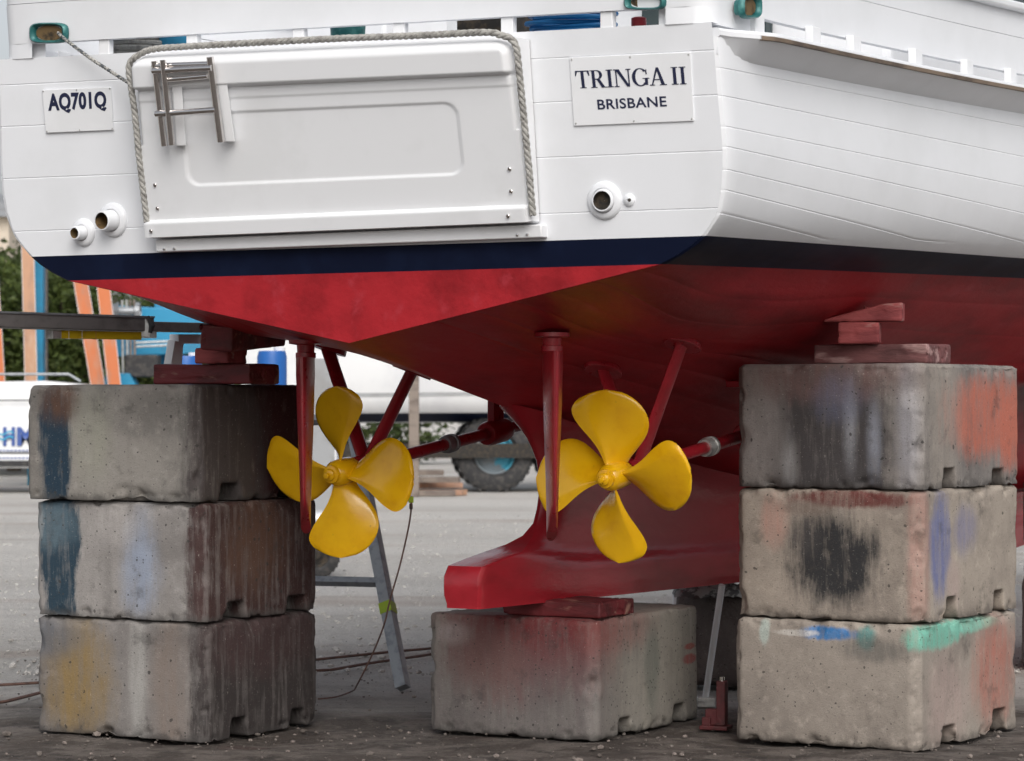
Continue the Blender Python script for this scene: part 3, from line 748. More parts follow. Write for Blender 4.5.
def sans_text(s, fn, parent, name='lettering', bold=0.0, mat=None, nv=None, space=1.0):
    cu = bpy.data.curves.new(name, 'FONT'); cu.body = s; cu.offset = bold; cu.resolution_u = 4; cu.space_character = space
    to = bpy.data.objects.new('tmp', cu); COL.objects.link(to); bpy.context.view_layer.update()
    me = bpy.data.meshes.new_from_object(to.evaluated_get(bpy.context.evaluated_depsgraph_get())); bpy.data.objects.remove(to)
    xs = [v.co.x for v in me.vertices]; ys = [v.co.y for v in me.vertices]; x0, x1, y0, y1 = min(xs), max(xs), min(ys), max(ys)
    n_ = nv or Vector((0, -1, -RAKE)).normalized()
    for v in me.vertices: v.co = fn((v.co.x - x0) / (x1 - x0), (v.co.y - y0) / (y1 - y0)) + n_ * .0008
    me.materials.clear(); me.materials.append(mat or M['ink'])
    o = bpy.data.objects.new(name, me); COL.objects.link(o); o.parent = parent; return o
p1 = plate([(42, 90), (111, 87), (113.5, 130), (46, 133)])
sans_text('AQ701Q', mapper([(47.5, 93.5), (106, 91), (107, 111), (48.5, 114)], .0092), p1, bold=.045, space=1.06)
p2 = plate([(569.5, 57.5), (690.5, 52), (694, 121), (574, 126)])
serif_text('TRINGA II', mapper([(574.5, 71), (686, 66.5), (687.5, 84), (576.5, 88.5)], .0092), None, p2)
sans_text('BRISBANE', mapper([(597, 99.5), (666, 96), (667, 106.5), (598, 109.8)], .0092), p2, bold=.018, space=1.05)

# ---- fairleads
def fairlead(fn, cx, cy, w, h, nrm):
    mb = MB(); rows = []
    for k in range(28):
        a = 2 * PI * k / 28; ca, sa = math.cos(a), math.sin(a)
        sx = math.copysign(abs(ca) ** .55, ca); sy = math.copysign(abs(sa) ** .55, sa)
        rows.append([Vector(fn(cx + w * sx * q, cy + h * sy * q)) + nrm * e for q, e in ((1.0, .0), (.98, .016), (.88, .024), (.76, .018), (.70, 0.004), (.70, -.03))])
    rows.append(rows[0]); mb.grid(rows)
    f = mb.build('fairlead', M['teal'], BOAT, smooth=True, angle=60)
    mb = MB(); mb.add([Vector(fn(cx + w * .72 * math.cos(2 * PI * k / 20), cy + h * .74 * math.sin(2 * PI * k / 20))) + nrm * .003 for k in range(20)], [tuple(range(20))]); mb.build('throat', M['soot'], f)
n_t = Vector((0, -1, -RAKE)).normalized()
fairlead(lambda x, y: tp(x, y, .0), 50, 33, 19, 10.5, n_t); fairlead(lambda x, y: tp(x, y, .0), 646, 2, 21, 8, n_t)
n_s = Vector((1, 0, 0)); fairlead(lambda x, y: fx(x, y, 1.765), 748, 7, 10, 12, n_s)

# ---- cabin above the deck, set inboard
mb = MB(); mb.hexa([(-1.35, 2.6, 2.95), (1.35, 2.6, 2.95), (1.35, 2.65, 4.2), (-1.35, 2.65, 4.2)], [(-1.25, 9.2, 3.2), (1.25, 9.2, 3.2), (1.2, 8.4, 4.2), (-1.2, 8.4, 4.2)])
cab = mb.build('cabin', M['white_old'], BOAT, bevel=.04, seg=3)
mb = MB(); mb.box((0, 5.3, 4.26), (2.9, 7.2, .08)); mb.build('cabin_roof', M['white_old'], cab, bevel=.03, seg=3)
for s in (-1, 1):
    for i, y in enumerate((3.1, 4.3, 5.5, 6.7)):
        X = 1.35 - .1 * (y - 2.6) / 6.6; mb = MB(); mb.box((s * (X - .003), y + .45, 3.78), (.05, .95, .55)); w_ = mb.build('window', M['glass'], cab, bevel=.02)
mb = MB(); mb.box((.4, 2.59, 3.60), (.7, .05, 1.1)); mb.build('cabin_door', M['glass'], cab, bevel=.02)

# ---- clutter standing on the aft deck, glimpsed through the slot
ZD = 2.985
def deckthing(name, label, cat, build, group=None):
    t = thing(name, label, cat, (P0.x, P0.y, 0), -TH, group); build(t); return t
def db(t, x0, x1, y0, y1, z1, mat, nm, bev=.01):
    m_ = MB(); m_.box(((x0 + x1) / 2, (y0 + y1) / 2, (ZD + z1) / 2), (x1 - x0, y1 - y0, z1 - ZD)); m_.build(nm, mat, t, bevel=bev, seg=3)
def seat_build(x0, x1, mat):
    def b(t): db(t, x0, x1, .75, 1.25, 3.40, mat, 'locker_body', .02); db(t, x0 - .02, x1 + .02, .73, 1.27, ZD + .50, M['white_old'], 'lid', .02)
    return b
def xs(px): return tp(px - (45 if 450 < px < 510 else 26), 30).x
def bin_build(x0, x1, y0, mat, h):
    def b(t):
        m_ = MB(); X = (x0 + x1) / 2; m_.lathe([(0, (x1 - x0) * .42), (h, (x1 - x0) * .5), (h + .01, (x1 - x0) * .5), (h + .01, (x1 - x0) * .46), (.02, (x1 - x0) * .4), (.02, .001)], (X, y0, ZD), (0, 0, 1), 24)
        m_.lathe([(0, (x1 - x0) * .42), (0, .001)], (X, y0, ZD + .001), (0, 0, 1), 24); m_.build('tub', mat, t, smooth=True)
        m_ = MB(); m_.tube([(X + (x1 - x0) * .5 * math.cos(a), y0, ZD + h + .1 * math.sin(a)) for a in [PI * k / 12 for k in range(13)]], .006, 8); m_.build('handle', M['steel'], t, smooth=True)
    return b
deckthing('deck_locker', 'white deck locker glimpsed through the stern slot above the swim platform', 'locker', seat_build(xs(210), xs(300), M['white_old']))
deckthing('bucket', 'blue tub glimpsed through the stern slot left of the ladder', 'bucket', bin_build(xs(138), xs(176), .25, M['blue_paint'], .3))
deckthing('bucket', 'dark teal tub glimpsed through the stern slot above the right half of the swim platform', 'bucket', bin_build(xs(312), xs(345), .25, M['teal'], .3))
deckthing('engine_box', 'black box behind the stern slot near the blue hose', 'box', lambda t: (db(t, xs(455), xs(500), .3, .7, 3.3, M['black'], 'box_body', .03), db(t, xs(455) - .01, xs(500) + .01, .29, .71, 3.31, M['dark'], 'box_lid', .01)))
def hosecoil(cx, cy, r, mat, nm, lab, cat, n=4, rr=.012):
    def b(t):
        m_ = MB(); pts = []
        for k in range(n * 28):
            a = k / 28 * 2 * PI; q = r * (1 + .12 * math.sin(k * .37)); pts.append((cx + q * math.cos(a) * 1.5, cy + q * .7 * math.sin(a), ZD + rr + .03 + k / 28 * rr * 1.6 + .012 * math.sin(k * .21)))
        m_.tube(pts, rr, 8); m_.build('coil', mat, t, smooth=True)
    deckthing(nm, lab, cat, b)
hosecoil(xs(560), .22, .12, M['hose_blue'], 'garden_hose', 'coiled bright blue hose seen through the stern slot left of the name plate', 'hose', 7, .010)
hosecoil(xs(122), .18, .09, M['rope'], 'coiled_rope', 'coil of pale rope seen through the stern slot right of the left fairlead', 'rope', 8, .012)
def redcap(t):
    m_ = MB(); m_.lathe([(0, .03), (.055, .03), (.06, .02), (.06, .001)], (xs(641), .12, ZD + .01), (0, 0, 1), 18); m_.build('cap', M['red_gloss'], t, smooth=True)
    m_ = MB(); m_.lathe([(0, .045), (.012, .045), (.012, .001)], (xs(641), .12, ZD), (0, 0, 1), 18); m_.build('collar', M['steel'], t, smooth=True)
deckthing('filler_cap', 'small red cap seen through the stern slot above the name plate', 'deck cap', redcap)

# mooring rope from the left fairlead
pts = [tp(58, 33, .02), tp(66, 40, .05), tp(90, 58, .055), tp(110, 71, .06), tp(124, 80, .07), tp(131, 84, .09)]
rp = rope(pts, .008, M['rope_dark'], 'mooring_line', None, .05, .006); rp.location = P0; rp.rotation_euler = (0, 0, -TH)
rp.location = (P0.x, P0.y, 0); tag(rp, 'thin flecked rope from the left fairlead down to the swim platform corner', 'rope')

# ================================================================ CONCRETE BLOCKS
def concrete(name, base, dark, patches, seed, streak=.3, sdir=.5):
    m, t, b, co = newmat(name)
    cs = mapped(t, co, (seed * 3.1, seed * 1.7, seed * .9))
    n1 = noise_(t, cs, 2.2, 6, .62); n2 = noise_(t, cs, 14, 6, .65)
    col = mixc(t, base, dark, ramp(t, n1, .40, .70))
    col = mixc(t, col, tuple(min(1, c * 1.35) for c in base), math_(t, 'MULTIPLY', ramp(t, n2, .52, .72), .55))
    st = noise_(t, mapped(t, co, (seed, seed * 2, 0), (9, 9, .9)), 1.0, 5, .6)
    col = mixc(t, col, tuple(c * .45 for c in dark), math_(t, 'MULTIPLY', ramp(t, st, .5, .75), streak))
    col = mixc(t, col, (.55, .53, .5), math_(t, 'MULTIPLY', ramp(t, noise_(t, mapped(t, co, (seed + 5, seed, 3), (11, 11, 1.2)), 1.0, 4, .6), .62, .78), streak * .8))
    wob = math_(t, 'MULTIPLY', math_(t, 'SUBTRACT', noise_(t, cs, 5, 5, .65), .5), .9)
    wob2 = math_(t, 'MULTIPLY', math_(t, 'SUBTRACT', noise_(t, mapped(t, cs, (1, 1, 1), (1, 1, .22)), 26, 6, .75), .5), 1.0)
    st2 = noise_(t, mapped(t, co, (seed * 4, seed, 7), (24, 24, 2.4)), 1.0, 6, .7)
    for p in patches:               # (x, y, z, rx, ry, rz, colour, softness 0-1, opacity)
        x, y, z, rx, ry, rz_, c, s, op = p
        mp = mapped(t, co, (-x / rx, -y / ry, -z / rz_), (1 / rx, 1 / ry, 1 / rz_))
        ln = nn(t, 'ShaderNodeVectorMath', operation='LENGTH'); t.links.new(mp, ln.inputs[0])
        d = math_(t, 'ADD', math_(t, 'ADD', ln.outputs['Value'], wob), wob2); d = math_(t, 'SUBTRACT', d, .10)
        fac = nn(t, 'ShaderNodeMapRange'); fac.interpolation_type = 'SMOOTHSTEP'; t.links.new(d, fac.inputs[0])
        fac.inputs[1].default_value = 1 + s * .55; fac.inputs[2].default_value = 1 - s * .75; fac.inputs[3].default_value = 0; fac.inputs[4].default_value = 1
        tex = math_(t, 'MULTIPLY', math_(t, 'ADD', math_(t, 'MULTIPLY', ramp(t, n2, .35, .6), .16), math_(t, 'ADD', math_(t, 'MULTIPLY', ramp(t, st2, .38, .56), .34), .54)), op)
        col = mixc(t, col, c, math_(t, 'MULTIPLY', fac.outputs[0], tex))
    def pits(scale, lo, hi, off):
        vor = nn(t, 'ShaderNodeTexVoronoi'); vor.inputs['Scale'].default_value = scale; nd = nn(t, 'ShaderNodeTexNoise'); nd.inputs['Scale'].default_value = scale * 1.2; t.links.new(cs, nd.inputs['Vector']); vm = nn(t, 'ShaderNodeVectorMath', operation='MULTIPLY_ADD'); t.links.new(nd.outputs['Color'], vm.inputs[0]); vm.inputs[1].default_value = (.5 / scale,) * 3; t.links.new(mapped(t, cs, off), vm.inputs[2]); t.links.new(vm.outputs[0], vor.inputs['Vector'])
        sepc = nn(t, 'ShaderNodeSeparateColor'); t.links.new(vor.outputs['Color'], sepc.inputs[0])
        rad = math_(t, 'MULTIPLY', ramp(t, sepc.outputs[0], .74, 1.0), hi)
        return math_(t, 'MULTIPLY', math_(t, 'LESS_THAN', vor.outputs['Distance'], rad), 1.0)
    hole = math_(t, 'MAXIMUM', pits(24, 0, .20, (0, 0, 0)), math_(t, 'MAXIMUM', pits(55, 0, .26, (3, 1, 2)), pits(11, 0, .10, (1, 5, 2))))
    col = mixc(t, col, tuple(c * .22 for c in dark), math_(t, 'MULTIPLY', hole, .75))
    grain = noise_(t, cs, 120, 3, .7)
    col = mixc(t, col, tuple(c * .35 for c in dark), math_(t, 'MULTIPLY', ramp(t, grain, .55, .72), .45))
    col = mixc(t, col, (.62, .58, .53), math_(t, 'MULTIPLY', ramp(t, noise_(t, mapped(t, cs, (7, 7, 7)), 90, 3, .7), .62, .75), .35))
    blot = noise_(t, mapped(t, cs, (2, 9, 4)), 6.5, 6, .7)
    col = mixc(t, col, tuple(c * .3 for c in dark), math_(t, 'MULTIPLY', ramp(t, blot, .56, .70), .45))
    # grime gathered along worn top and bottom edges
    sz = nn(t, 'ShaderNodeSeparateXYZ'); t.links.new(co, sz.inputs[0])
    eg = math_(t, 'ADD', sz.outputs[2], math_(t, 'MULTIPLY', math_(t, 'SUBTRACT', n2, .5), .10))
    col = mixc(t, col, tuple(c * .4 for c in dark), math_(t, 'MULTIPLY', ramp(t, eg, .045, .0), .7))
    t.links.new(col, b.inputs['Base Color']); b.inputs['Roughness'].default_value = .82
    bp = nn(t, 'ShaderNodeBump'); bp.inputs['Strength'].default_value = .6; bp.inputs['Distance'].default_value = .005
    h = math_(t, 'SUBTRACT', math_(t, 'ADD', math_(t, 'MULTIPLY', grain, .8), math_(t, 'MULTIPLY', n2, .5)), math_(t, 'MULTIPLY', hole, 1.6))
    t.links.new(h, bp.inputs['Height']); t.links.new(bp.outputs[0], b.inputs['Normal'])
    return m

def block_mesh(w, d, h, seed, notches=None, vox=.0105):
    rn_ = random.Random(seed * 7); notches = notches or ((.29 + rn_.uniform(-.02, .02), rn_.uniform(.13, .175)), (.79 + rn_.uniform(-.03, .02), rn_.uniform(.13, .175)))
    bm = bmesh.new()
    prof = [(-d / 2, 0)]
    for c, nw in notches:
        y = -d / 2 + c * d; nh = rn_.uniform(.075, .11)
        prof += [(y - nw / 2, 0), (y - nw / 2 + .012, nh), (y + nw / 2 - .012, nh), (y + nw / 2, 0)]
    prof += [(d / 2, 0), (d / 2, h), (-d / 2, h)]
    a = [bm.verts.new((-w / 2, y, z)) for y, z in prof]; b = [bm.verts.new((w / 2, y, z)) for y, z in prof]
    bm.faces.new(a[::-1]); bm.faces.new(b)
    n = len(a)
    for i in range(n): bm.faces.new((a[i], a[(i + 1) % n], b[(i + 1) % n], b[i]))
    bmesh.ops.recalc_face_normals(bm, faces=bm.faces)
    ed = [e for e in bm.edges if abs(e.verts[0].co.x - e.verts[1].co.x) < 1e-6 and abs(e.verts[0].co.y - e.verts[1].co.y) < 1e-6 and abs(e.verts[0].co.z - e.verts[1].co.z) > h * .9]
    bmesh.ops.bevel(bm, geom=ed, offset=.038, segments=1, affect='EDGES')
    bmesh.ops.bevel(bm, geom=[e for e in bm.edges if min(v.co.z for v in e.verts) > h - 1e-4], offset=.014, segments=2, affect='EDGES')
    me = bpy.data.meshes.new('concrete_block'); bm.to_mesh(me); bm.free()
    o = bpy.data.objects.new('tmp', me); COL.objects.link(o)
    r = o.modifiers.new('r', 'REMESH'); r.mode = 'VOXEL'; r.voxel_size = vox; r.adaptivity = 0
    dg = bpy.context.evaluated_depsgraph_get(); me2 = bpy.data.meshes.new_from_object(o.evaluated_get(dg)); bpy.data.objects.remove(o)
    k = seed * 13.7; rr_ = random.Random(seed * 31)
    breaks = []
    for _ in range(7):
        ax_ = rr_.randrange(3); sx, sy, szz = rr_.choice((-1, 1)), rr_.choice((-1, -1, 1)), rr_.choice((0, 1, 1))
        P_ = [sx * w / 2, sy * d / 2, szz * h]; P_[ax_] = rr_.uniform(-.5, .5) * w if ax_ == 0 else (rr_.uniform(-.5, .5) * d if ax_ == 1 else rr_.random() * h)
        breaks.append((Vector(P_), rr_.uniform(.035, .085), Vector((rr_.uniform(.6, 1.6), rr_.uniform(.6, 1.6), rr_.uniform(.6, 1.4)))))
    nr = [v.normal.copy() for v in me2.vertices]
    for v, nv in zip(me2.vertices, nr):
        p = v.co
        ex = w / 2 - abs(p.x); ey = d / 2 - abs(p.y); ez = min(p.z, h - p.z)
        e1, e2 = sorted((ex, ey, ez))[:2]
        near = 1 - sm(e2, 0.01, .06)
        n1 = noise.fractal((p.x * 5 + k, p.y * 5, p.z * 5), 1, 2, 3)
        n2 = noise.noise((p.x * 26, p.y * 26 + k, p.z * 26))
        chip = max(0, noise.noise((p.x * 9, p.y * 9, p.z * 9 + k)) - .12)
        v.co = p + nv * (.0028 * n1 + .0006 * n2 - near * (.004 * abs(n2) + .035 * chip + .05 * max(0, noise.noise((p.x * 17 + k, p.y * 17, p.z * 17)) - .25)))
        for P_, r_, q_ in breaks:
            dv = Vector((v.co.x - P_.x, v.co.y - P_.y, v.co.z - P_.z)); dd = Vector((dv.x / q_.x, dv.y / q_.y, dv.z / q_.z)).length
            if dd < r_: v.co = v.co + (Vector((0, 0, h / 2)) - P_).normalized() * (r_ - dd) * (.42 + .2 * n2)
    me2.shade_smooth(); me2.name = 'concrete_block'
    return me2
def corner_block(P, th, w, d, z0, h, seed, mat, label, group, **kw):
    dl = Vector((-math.cos(th), math.sin(th), 0)); dr = Vector((math.sin(th), math.cos(th), 0))
    c = Vector((P[0], P[1], 0)) + dl * w / 2 + dr * d / 2
    me = block_mesh(w, d, h, seed, **kw); me.materials.append(mat)
    o = bpy.data.objects.new('concrete_block', me); COL.objects.link(o); o.location = (c.x, c.y, z0); o.rotation_euler = (0, 0, -th)
    tag(o, label, 'concrete block', group); return o
GR = 'concrete blocks propping up the boat'
G1, G2 = (.30, .27, .24), (.19, .17, .155)
TAN, TAN2 = (.36, .32, .28), (.24, .21, .185)
# local frame: aft face y=-d/2 (x -w/2..w/2), right face x=+w/2 (y -d/2..d/2)
w, d = .995, .93; a = -d / 2; rt = w / 2
LS = (-1.384, 12.41)
RED = (.13, .022, .022); DR = (.07, .018, .017)
corner_block(LS, R(30), w, d, 0, .54, 1, concrete('concrete_ochre', (.21, .193, .182), (.125, .113, .107), [
    (-.24, a, .24, .17, .2, .26, (.24, .16, .06), .9, .9), (-.40, a, .44, .16, .1, .09, (.11, .12, .14), .8, .7), (.12, a, .26, .05, .2, .3, (.36, .35, .33), .8, .7), (.30, a, .2, .10, .1, .4, (.20, .15, .12), .9, .6),
    (rt, .12, .3, .10, .9, .8, (.034, .027, .026), .4, 1.05), (rt, .0, .45, .10, .5, .16, (.075, .035, .035), .9, .5)], 1), 'stained concrete block with a yellow ochre patch, bottom of the left stack', GR)  # right face darkened all over: overspray plus the boat's shade put into the colour
corner_block((-1.394, 12.41), R(30.5), w, d, .543, .54, 2, concrete('concrete_bluebar', (.30, .28, .265), (.19, .175, .165), [
    (-.33, a, .30, .10, .2, .42, (.016, .04, .062), .35, 1.25), (-.39, a, .43, .14, .1, .10, (.17, .24, .28), .8, .5), (.14, a, .24, .10, .2, .22, (.28, .33, .43), 1.0, .75), (.0, a, .42, .12, .1, .10, (.47, .44, .42), .9, .5),
    (rt, .13, .27, .10, .9, .8, (.05, .024, .022), .4, 1.05), (rt, -.04, .34, .1, .22, .20, (.15, .08, .05), .9, .65)], 2), 'pale concrete block with a dark blue bar, middle of the left stack', GR)  # dark right face again mixes overspray with painted boat shade
corner_block((-1.418, 12.40), R(29.5), w + .01, d, 1.086, .535, 3, concrete('concrete_blue_rust', (.27, .25, .225), (.16, .148, .135), [
    (-.31, a, .22, .085, .2, .30, (.011, .032, .055), .45, 1.3), (-.28, a, .46, .10, .2, .10, (.10, .05, .03), .8, .9), (-.1, a, .3, .1, .1, .2, (.31, .31, .24), 1., .5),
    (rt, .34, .27, .10, .42, .8, (.040, .008, .008), .45, 1.5), (rt, -.24, .3, .10, .28, .6, (.06, .05, .048), .6, 1.2)], 3), 'concrete block with a blue bar and rust smear, topmost of the left stack', GR)  # right face: maroon overspray, with shade under the boat painted in
w, d = .90, 1.09; a = -d / 2; rt = w / 2
corner_block((.376, 12.46), R(30), w, d, 0, .553, 4, concrete('concrete_redwash', (.22, .205, .185), (.13, .12, .11), [
    (.12, a, .50, .42, .3, .27, (.17, .020, .022), .9, 1.0), (0, a, .15, .6, .3, .3, (.12, .10, .10), .9, .7), (-.30, a, .46, .10, .2, .05, (.36, .31, .30), .8, .7), (-.12, a, .34, .2, .2, .16, (.17, .09, .08), 1., .7), (rt, .1, .33, .1, .45, .4, (.33, .30, .25), .9, .6), (rt, -.3, .5, .1, .3, .1, (.26, .08, .07), .9, .5),
    (rt, .02, .3, .1, .07, .2, (.10, .12, .10), .8, .6), (rt, .42, .30, .1, .07, .02, (.28, .04, .04), .5, .8), (rt, .42, .36, .1, .06, .014, (.30, .06, .05), .5, .8)], 4),
    'single concrete block washed with red paint, under the aft end of the keel', GR)
w, d = .925, 1.13; a = -d / 2; rt = w / 2
corner_block((1.785, 12.08), R(33), w, d, 0, .560, 5, concrete('concrete_mint', (.32, .28, .24), (.215, .185, .16), [
    (.02, a, .505, .13, .2, .030, (.03, .17, .42), .5, .95), (.21, a, .49, .04, .1, .05, (.06, .25, .24), .6, .8), (-.30, a, .50, .025, .1, .06, (.42, .50, .46), .6, .7), (-.14, a, .50, .10, .1, .015, (.55, .52, .48), .5, .9), (.26, a, .44, .18, .1, .05, (.11, .105, .095), .8, .7),
    (rt, -.36, .50, .1, .28, .055, (.15, .44, .34), .5, .95), (rt, -.02, .525, .1, .3, .035, (.18, .46, .36), .5, .9), (rt, .28, .30, .1, .20, .22, (.42, .13, .09), 1., .75), (rt, -.25, .20, .1, .2, .2, (.43, .32, .29), .9, .6)], 5, .12),
    'tan concrete block with mint green and blue paint smears, bottom of the right stack', GR)
corner_block((1.80, 12.09), R(32.5), w, d, .563, .588, 6, concrete('concrete_blackspot', (.36, .31, .26), (.235, .20, .17), [
    (.04, a, .27, .21, .25, .19, (.024, .024, .026), .8, 1.3), (-.12, a, .38, .07, .2, .09, (.06, .055, .055), .9, .8), (.12, a, .545, .27, .2, .038, (.12, .03, .025), .5, .95), (-.26, a, .44, .06, .2, .10, (.48, .25, .20), 1, .7), (-.10, a, .50, .12, .2, .03, (.16, .12, .10), .8, .7),
    (rt, -.36, .33, .1, .10, .22, (.13, .15, .30), .6, .9), (rt, -.08, .40, .1, .12, .10, (.17, .17, .28), .9, .7), (rt, -.22, .16, .1, .07, .10, (.40, .30, .28), .9, .6), (rt - .02, -.54, .3, .05, .06, .5, (.33, .17, .14), .8, .6)], 6, .12),
    'tan concrete block with a black spray spot on its front, middle of the right stack', GR)
corner_block((1.795, 12.08), R(33), w, d, 1.153, .560, 7, concrete('concrete_orange', (.22, .20, .185), (.13, .118, .112), [
    (.02, a, .25, .29, .2, .42, (.05, .045, .046), .6, 1.2), (-.33, a, .25, .12, .2, .2, (.24, .22, .21), .8, .8), (0, a, .50, .40, .2, .10, (.17, .10, .09), .9, .7), (.12, a, .30, .03, .1, .16, (.36, .37, .40), 1.3, .55), (.24, a, .22, .03, .1, .16, (.32, .34, .40), 1.3, .6), (.40, a, .26, .05, .1, .24, (.36, .36, .40), 1.2, .6), (-.18, a, .12, .035, .1, .10, (.40, .40, .40), 1.3, .6), (.06, a, .4, .1, .1, .1, (.12, .13, .2), 1., .6),
    (rt, .24, .32, .1, .50, .17, (.44, .13, .085), .6, .95), (rt, .50, .26, .1, .22, .17, (.44, .13, .085), .6, .95), (rt, -.35, .3, .1, .18, .5, (.32, .28, .24), .9, .6)], 7, .5),
    'grey streaked concrete block with an orange spray patch, topmost of the right stack', GR)
bg_mat = concrete('concrete_dark_brown', (.16, .13, .12), (.10, .08, .075), [], 8)  # darker brown concrete for the forward keel block and the far stack
def uv(u_, v_): p = U * u_ + V * v_; return (p.x, p.y)
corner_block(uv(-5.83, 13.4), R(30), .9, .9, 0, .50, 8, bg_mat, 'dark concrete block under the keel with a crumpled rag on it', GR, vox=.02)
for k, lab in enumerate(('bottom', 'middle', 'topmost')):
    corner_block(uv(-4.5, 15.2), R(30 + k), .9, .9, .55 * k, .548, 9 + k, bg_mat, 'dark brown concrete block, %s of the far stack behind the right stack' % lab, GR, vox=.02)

# ================================================================ TIMBER PACKING
def timber(name, label, c, size, rot, mat, bev=.006, cat='timber', poly=None):
    mb = MB()
    if poly: mb.prism(poly, lambda a_, b_, h_: (a_, h_, b_), -size[1] / 2, size[1] / 2)
    else: mb.box((0, 0, size[2] / 2), size)
    bm = bmesh.new(); vs = [bm.verts.new(v) for v in mb.v]
    for f in mb.f: bm.faces.new([vs[i] for i in f])
    bmesh.ops.recalc_face_normals(bm, faces=bm.faces)
    bmesh.ops.bevel(bm, geom=bm.edges[:], offset=.005, segments=2, affect='EDGES')
    me = bpy.data.meshes.new(name); bm.to_mesh(me); bm.free()
    o = bpy.data.objects.new('tmp', me); COL.objects.link(o); r = o.modifiers.new('r', 'REMESH'); r.mode = 'VOXEL'; r.voxel_size = .0055
    me2 = bpy.data.meshes.new_from_object(o.evaluated_get(bpy.context.evaluated_depsgraph_get())); bpy.data.objects.remove(o)
    k = (c[0] * 7 + c[2] * 13) % 50; L_ = 0 if size[0] > size[1] else 1
    for v in me2.vertices:
        p = v.co; q = (p.x * (3 if L_ == 0 else 40) + k, p.y * (40 if L_ == 0 else 3), p.z * 40)
        g = noise.noise(q); big = noise.noise((p.x * 6 + k, p.y * 6, p.z * 6)); cr = max(0, noise.noise((q[0] * .8, q[1] * .6, q[2] * .6 + 9)) - .38)
        dent = max(0, noise.noise((p.x * 14, p.y * 14 + k, p.z * 14)) - .3)
        v.co = p + v.normal * (.0016 * g + .004 * big - .03 * cr - .02 * dent)
    me2.shade_smooth(); me2.name = name; me2.materials.append(mat)
    o = bpy.data.objects.new(name, me2); COL.objects.link(o); o.location = c; o.rotation_euler = rot; tag(o, label, cat, 'red timber packing on the blocks'); return o
z30 = R(-30)
# on the middle block, under the skeg
pm = dp(568, 600, 12.75); timber('timber_packer', 'dark red timber packer between the single block and the keel', (pm.x - .0, 12.78, .556), (.52, .34, .072), (0, 0, z30), M['timber_red'])
# left stack
q = dp(222, 378, 12.75); timber('timber_packer', 'long dark red timber lying across the top of the left stack', (q.x - .03, 12.78, 1.624), (.55, .24, .092), (0, 0, z30), M['timber_red'])
q = dp(216, 355, 12.42); timber('timber_wedge', 'slanted red timber baulk between left stack packing and hull', (q.x + .10, 12.66, 1.790), (.17, .50, .115), (R(4), R(4), R(-24)), M['timber_red'])
q = dp(222, 357, 12.7); timber('timber_wedge', 'small pale red timber chock below the slanted baulk on the left stack', (q.x, 12.66, 1.717), (.19, .16, .072), (0, 0, z30), M['timber_pink'])
# right stack
q = dp(885, 352, 12.6); timber('timber_packer', 'dusty pink timber plank lying on top of the right stack', (q.x, 12.7, 1.716), (.56, .30, .090), (0, 0, R(-30)), M['timber_mauve'])
q = dp(862, 330, 12.6)
timber('timber_wedge', 'red timber block standing under the wedge on the right stack', (q.x - .01, 12.60, 1.808), (.19, .14, .098), (0, 0, R(-12)), M['timber_pink'])
timber('timber_wedge', 'long tapered red timber wedge against the hull above the right stack', (q.x + .04, 12.60, 1.907), (.34, .16, .09), (0, 0, R(-12)), M['timber_pink'], poly=[(-.21, 0), (.15, .0), (.15, .088), (.06, .082), (-.21, .010)])

# rag, white prop, screw jack under the keel
mb = MB(); c = dp(714, 592, 14.55); rows = []
for j in range(15):
    row = []
    for i in range(31):
        x = (i / 30 - .5) * .40; y = (j / 14 - .5) * .3; e = max(0, 1 - (2 * x / .4) ** 2) * max(0, 1 - (2 * y / .3) ** 2)
        row.append((c.x + x + .02 * noise.noise((x * 14, y * 14, 3)), 14.75 + y, .505 + .075 * e ** .5 + .03 * e * noise.noise((x * 22, y * 22, 1)) + .018 * noise.noise((x * 50, y * 50, 7))))
    rows.append(row)
mb.grid(rows); tag(mb.build('rag', M['rag'], smooth=True), 'crumpled grey rag stuffed between the keel and the dark block', 'rag')
t = thing('support_pole', 'thin white pole leaning against the keel right of the single block', 'pole', (0, 0, 0))
mb = MB(); mb.tube([dp(705.5, 697, 13.9), dp(722, 585, 13.7)], .017, 12); mb.build('tube', M['white_old'], t, smooth=True)
g = dp(705.5, 698, 13.9); mb = MB(); mb.box((g.x, g.y, .025), (.09, .09, .05)); mb.build('foot', M['zinc'], t, bevel=.005)
g = gp(716, 729); t = thing('screw_jack', 'small dark red screw jack on the ground beside the single block', 'jack', (g.x, g.y, 0), R(-20)); t.scale = (.85, .85, .95)
mb = MB(); mb.box((0, 0, .01), (.16, .12, .02)); mb.build('base_plate', M['tank_red'], t, bevel=.004)
mb = MB(); mb.box((.035, 0, .13), (.05, .07, .22)); mb.box((-.02, 0, .06), (.07, .06, .08)); mb.box((-.045, 0, .035), (.05, .09, .05)); mb.build('body', M['tank_red'], t, bevel=.005)
mb = MB(); mb.tube([(.035, 0, .23), (.035, 0, .26)], .014, 10); mb.build('screw', M['steel'], t, smooth=True)
g = gp(676, 652); t = thing('support_pole', 'white upright pole seen in the gap under the keel', 'pole', (g.x, g.y, 0))
mb = MB(); mb.tube([(0, 0, 0), (0, 0, 1.0)], .022, 10); mb.build('tube', M['white_old'], t, smooth=True)
mb = MB(); mb.box((0, 0, .01), (.12, .12, .02)); mb.build('foot', M['zinc'], t)

